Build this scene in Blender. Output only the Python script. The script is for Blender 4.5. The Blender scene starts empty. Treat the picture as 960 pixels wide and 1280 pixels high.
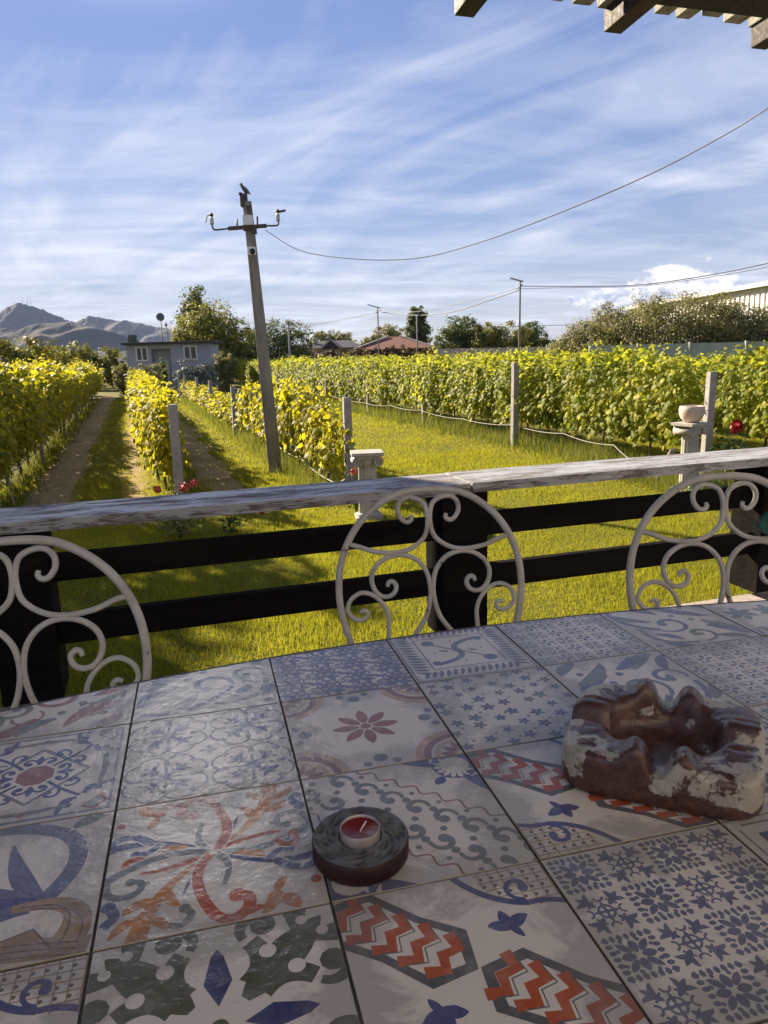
import bpy, bmesh, math, random
import numpy as np
from mathutils import Vector, Matrix, geometry

random.seed(11)
rng = np.random.default_rng(7)
SC = bpy.context.scene
COL = SC.collection
PI = math.pi
R = math.radians

# ---------------------------------------------------------------- camera frame (metres; terrace floor is z = 0)
F, PITCH, ROLL, EZ = 914., .2105, -.0277, 1.2223
GZ = -.8                                   # lawn level
cp, sp, cr, sr = math.cos(PITCH), math.sin(PITCH), math.cos(ROLL), math.sin(ROLL)
FW = Vector((0, cp, -sp)); U0 = Vector((0, sp, cp)); R0 = Vector((1, 0, 0))
RI = cr * R0 + sr * U0; UP = -sr * R0 + cr * U0
CAM = Vector((0, 0, EZ))
def ray(x, y): return FW + RI * ((x - 480) / F) + UP * ((640 - y) / F)
def onz(x, y, z=GZ):
    d = ray(x, y); return CAM + d * ((z - EZ) / d.z)
def at(x, y, Y):
    d = ray(x, y); return CAM + d * (Y / d.y)
HD = R(-18.6)                              # heading of the vine rows
UV_U = Vector((math.sin(HD), math.cos(HD), 0)); UV_V = Vector((math.cos(HD), -math.sin(HD), 0))
def rc(u, v, z=GZ): return UV_U * u + UV_V * v + Vector((0, 0, z))
def touv(p): return p.dot(UV_U), p.dot(UV_V)

# ---------------------------------------------------------------- scene graph helpers
def tag(o, label=None, cat=None, group=None, kind=None):
    if label: o['label'] = label
    if cat: o['category'] = cat
    if group: o['group'] = group
    if kind: o['kind'] = kind
    return o
def thing(name, label, cat, loc=(0, 0, 0), rz=0, group=None):
    o = bpy.data.objects.new(name, None); COL.objects.link(o)
    o.empty_display_size = .1
    o.location = loc; o.rotation_euler = (0, 0, rz)
    return tag(o, label, cat, group)
def link_mesh(name, me, parent=None, loc=None):
    o = bpy.data.objects.new(name, me); COL.objects.link(o)
    if parent: o.parent = parent
    if loc is not None: o.location = loc
    return o
def copy_tree(o, parent=None):
    c = o.copy(); COL.objects.link(c); c.parent = parent
    for ch in list(o.children): copy_tree(ch, c)
    return c

# ---------------------------------------------------------------- mesh helpers
class MB:
    def __init__(s): s.v = []; s.f = []; s.m = []; s.sm = []
    def add(s, vs, fs, mi=0, smooth=False):
        b = len(s.v); s.v += [tuple(v) for v in vs]
        for f in fs: s.f.append([b + i for i in f]); s.m.append(mi); s.sm.append(smooth)
        return s
    def box(s, c, size, M=None, mi=0, taper=1.):
        hx, hy, hz = size[0] / 2, size[1] / 2, size[2] / 2
        vs = []
        for z in (-1, 1):
            k = taper if z > 0 else 1.
            for x, y in ((-1, -1), (1, -1), (1, 1), (-1, 1)):
                p = Vector((x * hx * k, y * hy * k, z * hz))
                if M is not None: p = M @ p
                vs.append(p + Vector(c))
        return s.add(vs, [(3, 2, 1, 0), (4, 5, 6, 7), (0, 1, 5, 4), (1, 2, 6, 5), (2, 3, 7, 6), (3, 0, 4, 7)], mi)
    def beam(s, a, b, w, h, upv=(0, 0, 1), mi=0):
        a = Vector(a); b = Vector(b); d = (b - a); L = d.length; d.normalize()
        side = d.cross(Vector(upv)).normalized(); u = side.cross(d).normalized()
        vs = []
        for p in (a, b):
            for i, j in ((-1, -1), (1, -1), (1, 1), (-1, 1)): vs.append(p + side * (i * w / 2) + u * (j * h / 2))
        return s.add(vs, [(0, 1, 2, 3), (7, 6, 5, 4), (0, 4, 5, 1), (1, 5, 6, 2), (2, 6, 7, 3), (3, 7, 4, 0)], mi)
    def tube(s, pts, r, n=8, mi=0, caps=True, flat=None):
        P = [Vector(p) for p in pts]; N = len(P)
        rr = r if isinstance(r, (list, tuple)) else [r] * N
        t = [(P[min(i + 1, N - 1)] - P[max(i - 1, 0)]).normalized() for i in range(N)]
        a = Vector((0, 0, 1)) if abs(t[0].z) < .9 else Vector((1, 0, 0))
        nrm = t[0].cross(a).normalized()
        vs = []; fs = []
        for i in range(N):
            nrm = (nrm - t[i] * nrm.dot(t[i])).normalized(); bi = t[i].cross(nrm)
            for k in range(n):
                an = 2 * PI * k / n
                vs.append(P[i] + nrm * (math.cos(an) * rr[i]) + bi * (math.sin(an) * rr[i]))
        for i in range(N - 1):
            for k in range(n):
                k2 = (k + 1) % n; fs.append((i * n + k, i * n + k2, (i + 1) * n + k2, (i + 1) * n + k))
        s.add(vs, fs, mi, True)
        if caps:
            b = len(s.v) - len(vs)
            s.f.append([b + k for k in range(n)][::-1]); s.m.append(mi); s.sm.append(False)
            s.f.append([b + (N - 1) * n + k for k in range(n)]); s.m.append(mi); s.sm.append(False)
        return s
    def lathe(s, prof, n=32, c=(0, 0, 0), mi=0, wob=None):
        vs = []; fs = []
        c = Vector(c)
        for j, (r, z) in enumerate(prof):
            for k in range(n):
                a = 2 * PI * k / n; q = wob(a, r, z) if wob else 1.
                vs.append(c + Vector((math.cos(a) * r * q, math.sin(a) * r * q, z)))
        for j in range(len(prof) - 1):
            for k in range(n):
                k2 = (k + 1) % n; fs.append((j * n + k, j * n + k2, (j + 1) * n + k2, (j + 1) * n + k))
        s.add(vs, fs, mi, True)
        return s
    def prism(s, poly, z0, z1, mi=0):
        n = len(poly)
        vs = [(x, y, z0) for x, y in poly] + [(x, y, z1) for x, y in poly]
        fs = [tuple(range(n))[::-1], tuple(range(n, 2 * n))] + [(i, (i + 1) % n, n + (i + 1) % n, n + i) for i in range(n)]
        return s.add(vs, fs, mi)
    def build(s, name, mats, parent=None, bevel=0, loc=None, seg=2):
        me = bpy.data.meshes.new(name); me.from_pydata(s.v, [], s.f)
        if not isinstance(mats, (list, tuple)): mats = [mats]
        for m in mats: me.materials.append(m)
        me.polygons.foreach_set('material_index', s.m)
        me.polygons.foreach_set('use_smooth', s.sm)
        if bevel:
            bm = bmesh.new(); bm.from_mesh(me)
            bmesh.ops.bevel(bm, geom=list(bm.edges), offset=bevel, segments=seg, affect='EDGES', profile=.6, clamp_overlap=True)
            bm.to_mesh(me); bm.free()
        me.update()
        return link_mesh(name, me, parent, loc)

def np_mesh(name, V, loops, sizes, mat):
    me = bpy.data.meshes.new(name)
    V = np.asarray(V, np.float32); loops = np.asarray(loops, np.int32); sizes = np.asarray(sizes, np.int32)
    me.vertices.add(len(V)); me.vertices.foreach_set('co', V.ravel())
    me.loops.add(len(loops)); me.loops.foreach_set('vertex_index', loops)
    me.polygons.add(len(sizes))
    st = np.concatenate([[0], np.cumsum(sizes)[:-1]]).astype(np.int32)
    me.polygons.foreach_set('loop_start', st)
    try: me.polygons.foreach_set('loop_total', sizes)
    except Exception: pass
    me.update(calc_edges=True)
    for m in (mat if isinstance(mat, (list, tuple)) else [mat]): me.materials.append(m)
    return me
def unit(a): return a / np.maximum(np.linalg.norm(a, axis=-1, keepdims=True), 1e-9)
VINE_T = ([(0, 0, 0), (.2, -.13, -.03), (.45, -.04, -.1), (.37, .15, -.06), (.55, .36, -.16), (.36, .46, -.1), (.33, .74, -.2), (.13, .70, -.12), (0, 1.0, -.26),
           (-.2, -.13, -.03), (-.45, -.04, -.1), (-.37, .15, -.06), (-.55, .36, -.16), (-.36, .46, -.1), (-.33, .74, -.2), (-.13, .70, -.12), (0, .45, .0)],
          [(0, 1, 2, 3, 16), (16, 3, 4, 5), (16, 5, 6, 7, 8), (0, 16, 11, 10, 9), (16, 13, 12, 11), (16, 8, 15, 14, 13)])
LEAF_T = ([(0, 0, 0), (.28, .45, .05), (0, 1, -.1), (-.28, .45, .05)], [(0, 1, 2, 3)])
ROSE_T = ([(0, 0, 0), (.3, .3, .06), (.27, .7, .04), (0, 1, -.1), (-.27, .7, .04), (-.3, .3, .06)], [(0, 1, 2, 3), (0, 3, 4, 5)])
BLADE_T = ([(-.5, 0, 0), (.5, 0, 0), (.0, 1, 0)], [(0, 1, 2)])
def cloud(name, P, N, D, S, T, mat, sx=None):
    """one mesh of many leaf shaped faces: P positions, N leaf normals, D leaf directions, S sizes"""
    P = np.asarray(P, float); N = unit(np.asarray(N, float)); D = np.asarray(D, float)
    D = unit(D - N * (D * N).sum(1, keepdims=True)); X = np.cross(D, N)
    S = np.asarray(S, float).reshape(-1, 1)
    tv = np.array(T[0]); k = len(tv)
    sxx = S if sx is None else np.asarray(sx).reshape(-1, 1)
    V = P[:, None, :] + tv[None, :, 0, None] * (X * sxx)[:, None, :] + tv[None, :, 1, None] * (D * S)[:, None, :] + tv[None, :, 2, None] * (N * S)[:, None, :]
    lp = np.concatenate([np.array(f) for f in T[1]]); sz = np.array([len(f) for f in T[1]])
    n = len(P)
    loops = (lp[None, :] + (np.arange(n) * k)[:, None]).ravel()
    return np_mesh(name, V.reshape(-1, 3), loops, np.tile(sz, n), mat)

# ---------------------------------------------------------------- materials
class NT:
    def __init__(s, name):
        s.m = bpy.data.materials.new(name); s.m.use_nodes = True
        s.t = s.m.node_tree; s.t.nodes.clear()
        s.out = s.t.nodes.new('ShaderNodeOutputMaterial')
    def n(s, ty, **kw):
        x = s.t.nodes.new('ShaderNode' + ty)
        for k, v in kw.items():
            if k.startswith('i_'):
                key = k[2:].replace('_', ' ')
                x.inputs[key].default_value = v
            else: setattr(x, k, v)
        return x
    def l(s, a, b): s.t.links.new(a, b)
    def pos(s, scale=(1, 1, 1), space='Object', rot=(0, 0, 0)):
        mp = s.n('Mapping'); mp.inputs['Scale'].default_value = scale; mp.inputs['Rotation'].default_value = rot
        if space == 'World': g = s.n('NewGeometry'); s.l(g.outputs['Position'], mp.inputs[0])
        else: g = s.n('TexCoord'); s.l(g.outputs[space], mp.inputs[0])
        return mp.outputs[0]
    def noise(s, vec, scale, detail=4, rough=.55, dist=0):
        x = s.n('TexNoise'); x.inputs['Scale'].default_value = scale; x.inputs['Detail'].default_value = detail
        x.inputs['Roughness'].default_value = rough; x.inputs['Distortion'].default_value = dist
        s.l(vec, x.inputs['Vector']); return x.outputs['Fac']
    def ramp(s, fac, stops):
        x = s.n('ValToRGB'); e = x.color_ramp.elements
        while len(e) < len(stops): e.new(.5)
        for el, (p, c) in zip(e, stops):
            el.position = p; el.color = (c, c, c, 1) if not hasattr(c, '__len__') else (*c, 1)
        s.l(fac, x.inputs[0]); return x.outputs[0]
    def mix(s, fac, a, b, mode='MIX'):
        x = s.n('Mix', data_type='RGBA', blend_type=mode)
        for sock, v in ((x.inputs[0], fac), (x.inputs[6], a), (x.inputs[7], b)):
            if hasattr(v, 'is_output'): s.l(v, sock)
            else: sock.default_value = v if not hasattr(v, '__len__') else ((*v, 1) if len(v) == 3 else v)
        return x.outputs[2]
    def math(s, op, a, b=0.):
        x = s.n('Math', operation=op)
        for sock, v in ((x.inputs[0], a), (x.inputs[1], b)):
            if hasattr(v, 'is_output'): s.l(v, sock)
            else: sock.default_value = v
        return x.outputs[0]
    def bump(s, h, strength=.3, dist=.01):
        x = s.n('Bump'); x.inputs['Strength'].default_value = strength; x.inputs['Distance'].default_value = dist
        s.l(h, x.inputs['Height']); return x.outputs[0]
    def bsdf(s, col, rough=.6, normal=None, spec=.5, metal=0, **kw):
        x = s.n('BsdfPrincipled')
        for k, v in (('Base Color', col), ('Roughness', rough), ('Specular IOR Level', spec), ('Metallic', metal)):
            if hasattr(v, 'is_output'): s.l(v, x.inputs[k])
            else: x.inputs[k].default_value = (*v, 1) if hasattr(v, '__len__') else v
        for k, v in kw.items(): x.inputs[k.replace('_', ' ')].default_value = v
        if normal is not None: s.l(normal, x.inputs['Normal'])
        return x.outputs[0]
    def done(s, sh): s.l(sh, s.out.inputs['Surface']); return s.m

def M(name, c1, c2=None, scale=8., rough=.7, bump=.2, bscale=None, stretch=(1, 1, 1), spec=.4, metal=0, lo=.35, hi=.65, dist=.01, space='Object'):
    t = NT(name); v = t.pos(stretch, space)
    c2 = c2 or tuple(c * .7 for c in c1)
    n1 = t.noise(v, scale, 6, .6)
    col = t.ramp(n1, [(lo, c1), (hi, c2)])
    nb = t.noise(v, bscale or scale * 4, 5, .6)
    rg = t.ramp(nb, [(.3, max(rough - .1, .02)), (.7, min(rough + .1, 1))])
    return t.done(t.bsdf(col, rg, t.bump(nb, bump, dist), spec, metal))

def leaf_mat(name, stops, trans=(.5, .6, .06), tf=.4, rough=.55, spec=.2, vscale=.6):
    t = NT(name)
    g = t.n('NewGeometry')
    oi = t.n('ObjectInfo')
    big = t.noise(t.pos((1, 1, 1), 'World'), vscale, 2)
    f = t.math('ADD', t.math('MULTIPLY', g.outputs['Random Per Island'], .66), t.math('ADD', t.math('MULTIPLY', big, .9), -.29))
    col = t.ramp(f, stops)
    pb = t.bsdf(col, rough, None, spec)
    tr = t.n('BsdfTranslucent')
    t.l(t.mix(.5, col, (*trans, 1), 'MIX'), tr.inputs['Color'])
    mx = t.n('MixShader'); mx.inputs[0].default_value = tf
    t.l(pb, mx.inputs[1]); t.l(tr.outputs[0], mx.inputs[2])
    return t.done(mx.outputs[0])

m_vineY = leaf_mat('vine_leaf_yellow', [(.05, (.07, .095, .008)), (.38, (.18, .19, .012)), (.7, (.33, .30, .02)), (1, (.48, .38, .03))], (.70, .62, .02), .52)
m_vineG = leaf_mat('vine_leaf_green', [(.05, (.055, .09, .012)), (.40, (.16, .20, .02)), (.72, (.31, .31, .03)), (1, (.46, .40, .05))], (.68, .68, .04), .52)
m_treeO = leaf_mat('tree_leaf_olive', [(.1, (.06, .07, .014)), (.5, (.15, .155, .03)), (1, (.25, .23, .05))], (.36, .35, .06), .38, .6)
m_treeD = leaf_mat('tree_leaf_dark', [(.1, (.034, .052, .015)), (.5, (.08, .11, .03)), (1, (.16, .18, .055))], (.22, .25, .05), .32, .6)
m_treeS = leaf_mat('olive_leaf_silver', [(.1, (.10, .10, .035)), (.5, (.20, .19, .07)), (1, (.34, .31, .15))], (.40, .36, .12), .38, .55)
m_silver = leaf_mat('shrub_leaf_silver', [(.1, (.07, .09, .08)), (.5, (.14, .17, .15)), (1, (.24, .27, .23))], (.14, .17, .1), .15, .6)
m_bushY = leaf_mat('bush_leaf_yellow', [(.1, (.07, .08, .01)), (.5, (.17, .16, .02)), (1, (.28, .25, .03))], (.32, .3, .03), .35, .55)
m_rosel = leaf_mat('rose_leaf', [(.1, (.02, .04, .015)), (.5, (.05, .08, .025)), (1, (.11, .14, .05))], (.14, .2, .04), .25, .4)
m_grass = leaf_mat('grass_blade', [(.05, (.09, .095, .008)), (.45, (.215, .22, .012)), (.8, (.34, .32, .022)), (1, (.48, .40, .07))], (.58, .56, .03), .45, .55, .25, 1.7)
m_grassT = leaf_mat('tall_grass_blade', [(.05, (.05, .075, .012)), (.5, (.12, .14, .02)), (1, (.28, .25, .07))], (.3, .32, .04), .4, .55, .25, 1.1)
m_bark = M('bark', (.12, .09, .065), (.05, .04, .03), 14, .9, .6, stretch=(1, 1, .25))
m_vinebark = M('vine_bark', (.13, .095, .065), (.05, .038, .028), 30, .9, .6, stretch=(1, 1, .25))
m_petalR = M('petal_red', (.42, .012, .018), (.22, .004, .01), 60, .5, .3)
m_petalP = M('petal_coral', (.62, .13, .11), (.5, .08, .08), 60, .5, .3)
m_conc = M('concrete', (.36, .335, .31), (.22, .205, .19), 9, .9, .5, 60, lo=.3, hi=.7)
m_concD = M('weathered_pole_concrete', (.30, .265, .225), (.16, .14, .12), 5, .92, .5, 50, stretch=(1, 1, .3))
m_plaster = M('plaster', (.42, .39, .35), (.26, .235, .205), 7, .85, .4, 40, lo=.4, hi=.75)
m_bowl = M('stone_bowl', (.62, .5, .4), (.5, .38, .3), 9, .85, .4, 50)
m_iron = M('dark_iron', (.04, .035, .032), (.09, .06, .045), 20, .6, .3)
m_galv = M('galvanised', (.42, .42, .42), (.3, .3, .3), 20, .5, .2, metal=.5)
m_wire = M('cable_black', (.12, .12, .13), (.08, .08, .085), 20, .6, .1)
m_wireg = M('cable_grey', (.22, .22, .23), (.16, .16, .17), 20, .6, .1)
m_hose = M('hose_grey', (.33, .30, .26), (.2, .18, .155), 14, .7, .2)
m_porc = M('porcelain', (.5, .52, .5), (.38, .4, .38), 20, .3, .1)
m_plastic = M('white_plastic', (.7, .7, .68), (.6, .6, .58), 20, .4, .05)
m_lens = M('black_plastic', (.01, .01, .012), (.016, .016, .018), 20, .25, .05)
def chair_mat():
    t = NT('chipped_white_paint'); v = t.pos((1, 1, 1), 'World')
    n1 = t.noise(v, 20, 5, .6); n2 = t.noise(v, 75, 6, .7, .4)
    paint = t.ramp(n1, [(.38, (.45, .435, .41)), (.7, (.34, .32, .295))])
    rust = t.ramp(t.math('ADD', t.math('MULTIPLY', n1, .45), t.math('MULTIPLY', n2, .55)), [(.595, 0.), (.63, 1.)])
    c = t.mix(rust, paint, t.ramp(n2, [(.4, (.12, .055, .03)), (.7, (.06, .035, .025))]))
    return t.done(t.bsdf(c, t.ramp(rust, [(0, .45), (1, .9)]), t.bump(t.math('SUBTRACT', t.math('MULTIPLY', n2, .4), rust), .4, .0015), .4))
m_chair = chair_mat()
m_black = M('black_painted_wood', (.007, .006, .006), (.013, .011, .010), 12, .92, .5, 60, stretch=(.1, 1, 1), spec=.05)
m_rafter = M('brown_painted_wood', (.062, .044, .038), (.035, .025, .022), 10, .7, .4, 60, stretch=(1, 1, 1))
m_slat = M('weathered_slat', (.40, .385, .33), (.2, .19, .13), 22, .85, .5, 70)
m_roofdk = M('roof_underside', (.035, .03, .028), (.02, .018, .017), 10, .8, .3)
m_floor = M('terrace_concrete', (.42, .36, .32), (.26, .22, .2), 35, .9, .6, 120, lo=.35, hi=.65, dist=.004)
m_wallH = M('render_wall', (.72, .66, .56), (.64, .58, .49), 3, .9, .3, 60)
m_shed = M('blue_grey_render', (.37, .375, .41), (.31, .315, .345), 2, .9, .3, 30)
m_shedroof = M('dark_roof_slab', (.06, .06, .06), (.035, .035, .035), 3, .85, .3)
m_white = M('white_frame', (.75, .74, .7), (.6, .6, .57), 5, .6, .1)
m_glass = M('dark_glass', (.015, .018, .02), (.02, .022, .025), 3, .08, .02, spec=.6)
m_doorw = M('pale_door', (.42, .45, .4), (.34, .37, .33), 4, .6, .1)
m_tileD = M('dark_roof_tiles', (.045, .042, .05), (.025, .024, .03), 3, .7, .5, 8, stretch=(1, 4, 4))
m_tileR = M('red_roof_tiles', (.26, .115, .07), (.13, .06, .04), 2.5, .8, .6, 10, stretch=(1, 4, 4))
m_brick = M('russet_creeper_wall', (.16, .06, .04), (.07, .05, .02), 1.6, .9, .6, 6)
m_offw = M('pale_house_wall', (.52, .5, .45), (.42, .4, .36), 1, .9, .2)
m_bwall = M('boundary_wall_pale', (.47, .41, .39), (.36, .31, .3), .8, .9, .3, 6, stretch=(.6, 1, 3))
m_ware = M('warehouse_sheet', (.72, .70, .64), (.56, .54, .5), .6, .6, .1)
m_net = M('shade_net_green', (.36, .39, .33), (.28, .31, .26), 3, .9, .2)
m_teal = M('teal_cloth', (.02, .11, .1), (.012, .07, .065), 20, .8, .4)
m_bird = M('bird_feather', (.06, .055, .055), (.12, .11, .1), 30, .7, .2)
m_plank = M('weathered_plank', (.34, .32, .29), (.2, .18, .16), 12, .85, .4, 60, stretch=(1, 1, 1))
m_wax = M('red_wax', (.20, .016, .020), (.14, .010, .014), 40, .35, .1, dist=.001)
m_wick = M('wick', (.75, .68, .66), (.6, .55, .52), 40, .8, .1)
m_alu = M('aluminium_cup', (.52, .47, .45), (.40, .36, .34), 60, .4, .1, metal=.6)
m_dish = M('grey_sheet', (.12, .14, .16), (.09, .1, .12), 5, .6, .1)

def handrail_mat():
    t = NT('peeling_white_paint'); v = t.pos((1, 9, 9))
    big = t.noise(t.pos((1.1, 5, 5)), 3.2, 5, .6, .4)
    fine = t.noise(v, 16, 8, .7, .6)
    crack = t.noise(t.pos((1, 22, 22)), 7, 6, .75, 1.2)
    paint = t.ramp(t.noise(t.pos((1, 3, 3)), 5, 4), [(.3, (.43, .435, .46)), (.7, (.31, .31, .33))])
    wood = t.ramp(fine, [(.3, (.20, .175, .16)), (.7, (.09, .078, .072))])
    s = t.math('ADD', t.math('MULTIPLY', big, .55), t.math('MULTIPLY', fine, .5))
    peel = t.ramp(s, [(.525, 0.), (.57, 1.)])
    ck = t.ramp(crack, [(.375, 1.), (.41, 0.)])
    col = t.mix(t.math('MAXIMUM', peel, ck), paint, wood)
    h = t.math('SUBTRACT', t.math('MULTIPLY', fine, .3), t.math('MAXIMUM', peel, ck))
    return t.done(t.bsdf(col, t.ramp(peel, [(0, .42), (1, .85)]), t.bump(h, .5, .002), .45))
m_rail = handrail_mat()

def glaze(name, col, base=(.64, .58, .50), fade=.3):
    t = NT(name); w = t.pos((1, 1, 1), 'World')
    n1 = t.noise(w, 55, 6, .65, .4); n2 = t.noise(w, 9, 4, .6); n3 = t.noise(w, 240, 3, .6)
    f = t.math('ADD', t.math('MULTIPLY', n1, .6), t.math('MULTIPLY', n2, .4))
    fd = t.ramp(f, [(.36, min(fade * .15, 1.)), (.52, fade * .7), (.66, min(fade * 2., .85))])
    bcol = t.ramp(t.noise(w, 13, 5, .6), [(.35, base), (.68, tuple(c * .80 for c in base))])
    speck = t.ramp(n3, [(.24, .55), (.31, 1.)])
    c = t.mix(fd, col, bcol)
    c = t.mix(1., c, speck, 'MULTIPLY')
    sp_ = t.n('SeparateXYZ'); tc2 = t.n('TexCoord'); t.l(tc2.outputs['Object'], sp_.inputs[0])
    ed_ = t.math('MAXIMUM', t.math('ABSOLUTE', sp_.outputs['X']), t.math('ABSOLUTE', sp_.outputs['Y']))
    gr = t.math('ADD', t.math('MULTIPLY', ed_, 5.5), t.math('MULTIPLY', t.noise(w, 17, 7, .7, .6), 1.1))
    c = t.mix(t.ramp(gr, [(.86, 0.), (1.06, .45)]), c, (.15, .14, .13))
    c = t.mix(t.ramp(t.noise(w, 30, 8, .72, 1.), [(.60, 0.), (.72, .35)]), c, (.20, .185, .17))
    h = t.math('ADD', t.math('MULTIPLY', t.noise(w, 26, 4, .55), 1.), t.math('MULTIPLY', t.noise(w, 110, 4, .6), .22))
    rg = t.ramp(n1, [(.3, .12), (.7, .22)])
    return t.done(t.bsdf(c, rg, t.bump(h, .32, .006), .42))
CN = {'white': ((.64, .58, .50), .0), 'blue': (.06, .068, .18), 'slate': (.12, .128, .20), 'grey': (.16, .175, .165), 'olive': (.078, .085, .052),
      'red': (.40, .07, .02), 'orange': (.48, .18, .03), 'rose': (.27, .10, .075), 'navy': (.028, .036, .13), 'dark': (.085, .085, .09),
      'ochre': (.33, .215, .11), 'umber': (.13, .08, .05), 'pale': (.40, .42, .41), 'peach': (.56, .36, .22), 'grime': (.3, .3, .29)}
GL = {}
for k, v in CN.items():
    GL[k] = glaze('glaze_' + k, v[0] if k == 'white' else v, fade=(0. if k == 'white' else .12))
CKEYS = list(CN)
m_grout = M('grout', (.17, .155, .145), (.09, .085, .08), 40, .9, .3, 150)

# ---------------------------------------------------------------- tile patterns (unit tile, u right, v away)
class Pat:
    def __init__(s): s.p = []; s.T = [Matrix.Identity(3)]
    def push(s, m): s.T.append(s.T[-1] @ m)
    def pop(s): s.T.pop()
    def poly(s, pts, c):
        T = s.T[-1]; q = []
        for x, y in pts:
            w = T @ Vector((x, y, 1)); q.append((w.x, w.y))
        s.p.append((q, c))
    def strip(s, pts, w, c):
        n = len(pts)
        if n < 2: return
        ws = [w(i / (n - 1)) if callable(w) else w for i in range(n)]
        L = []; Rr = []
        for i in range(n):
            a = pts[max(i - 1, 0)]; b = pts[min(i + 1, n - 1)]
            dx, dy = b[0] - a[0], b[1] - a[1]; l = math.hypot(dx, dy) or 1
            nx, ny = -dy / l, dx / l; h = ws[i] / 2
            L.append((pts[i][0] + nx * h, pts[i][1] + ny * h)); Rr.append((pts[i][0] - nx * h, pts[i][1] - ny * h))
        T = s.T[-1]
        def tt(p): w_ = T @ Vector((p[0], p[1], 1)); return (w_.x, w_.y)
        s.p.append(([tt(p) for p in L], c, [tt(p) for p in Rr]))
    def disc(s, x, y, r, c, n=14, ry=None):
        s.poly([(x + r * math.cos(2 * PI * i / n), y + (ry or r) * math.sin(2 * PI * i / n)) for i in range(n)], c)
    def arc(s, x, y, r, a0, a1, w, c, n=18):
        s.strip([(x + r * math.cos(a0 + (a1 - a0) * i / n), y + r * math.sin(a0 + (a1 - a0) * i / n)) for i in range(n + 1)], w, c)
    def bez(s, p0, p1, p2, w, c, n=12):
        s.strip([((1 - t) ** 2 * p0[0] + 2 * t * (1 - t) * p1[0] + t * t * p2[0], (1 - t) ** 2 * p0[1] + 2 * t * (1 - t) * p1[1] + t * t * p2[1]) for t in [i / n for i in range(n + 1)]], w, c)
    def leaf(s, p0, p2, bend, w, c):
        mx, my = (p0[0] + p2[0]) / 2, (p0[1] + p2[1]) / 2; dx, dy = p2[0] - p0[0], p2[1] - p0[1]
        s.bez(p0, (mx - dy * bend, my + dx * bend), p2, lambda t: w * (math.sin(PI * min(t * .94 + .05, 1)) ** .8) + .002, c, 12)
    def scroll(s, x, y, r, a0, turns, w, c, n=22):
        """spiral from (angle a0, radius r) curling in to the centre with a blob"""
        pts = []
        for i in range(n + 1):
            t = i / n; rr = r * (1 - .72 * t); a = a0 + turns * 2 * PI * t
            pts.append((x + rr * math.cos(a), y + rr * math.sin(a)))
        s.strip(pts, lambda t: w * (.55 + .6 * t), c)
        s.disc(pts[-1][0], pts[-1][1], w * .8, c, 10)
def rot(a): return Matrix(((math.cos(a), -math.sin(a), 0), (math.sin(a), math.cos(a), 0), (0, 0, 1)))
def tr(x, y): return Matrix(((1, 0, x), (0, 1, y), (0, 0, 1)))
def scl(x, y=None): return Matrix(((x, 0, 0), (0, x if y is None else y, 0), (0, 0, 1)))
def sym(P, fn, k=4, a0=0.):
    for i in range(k): P.push(rot(a0 + 2 * PI * i / k)); fn(i); P.pop()
def mir(P, fn):
    fn(); P.push(scl(-1, 1)); fn(); P.pop()

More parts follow.
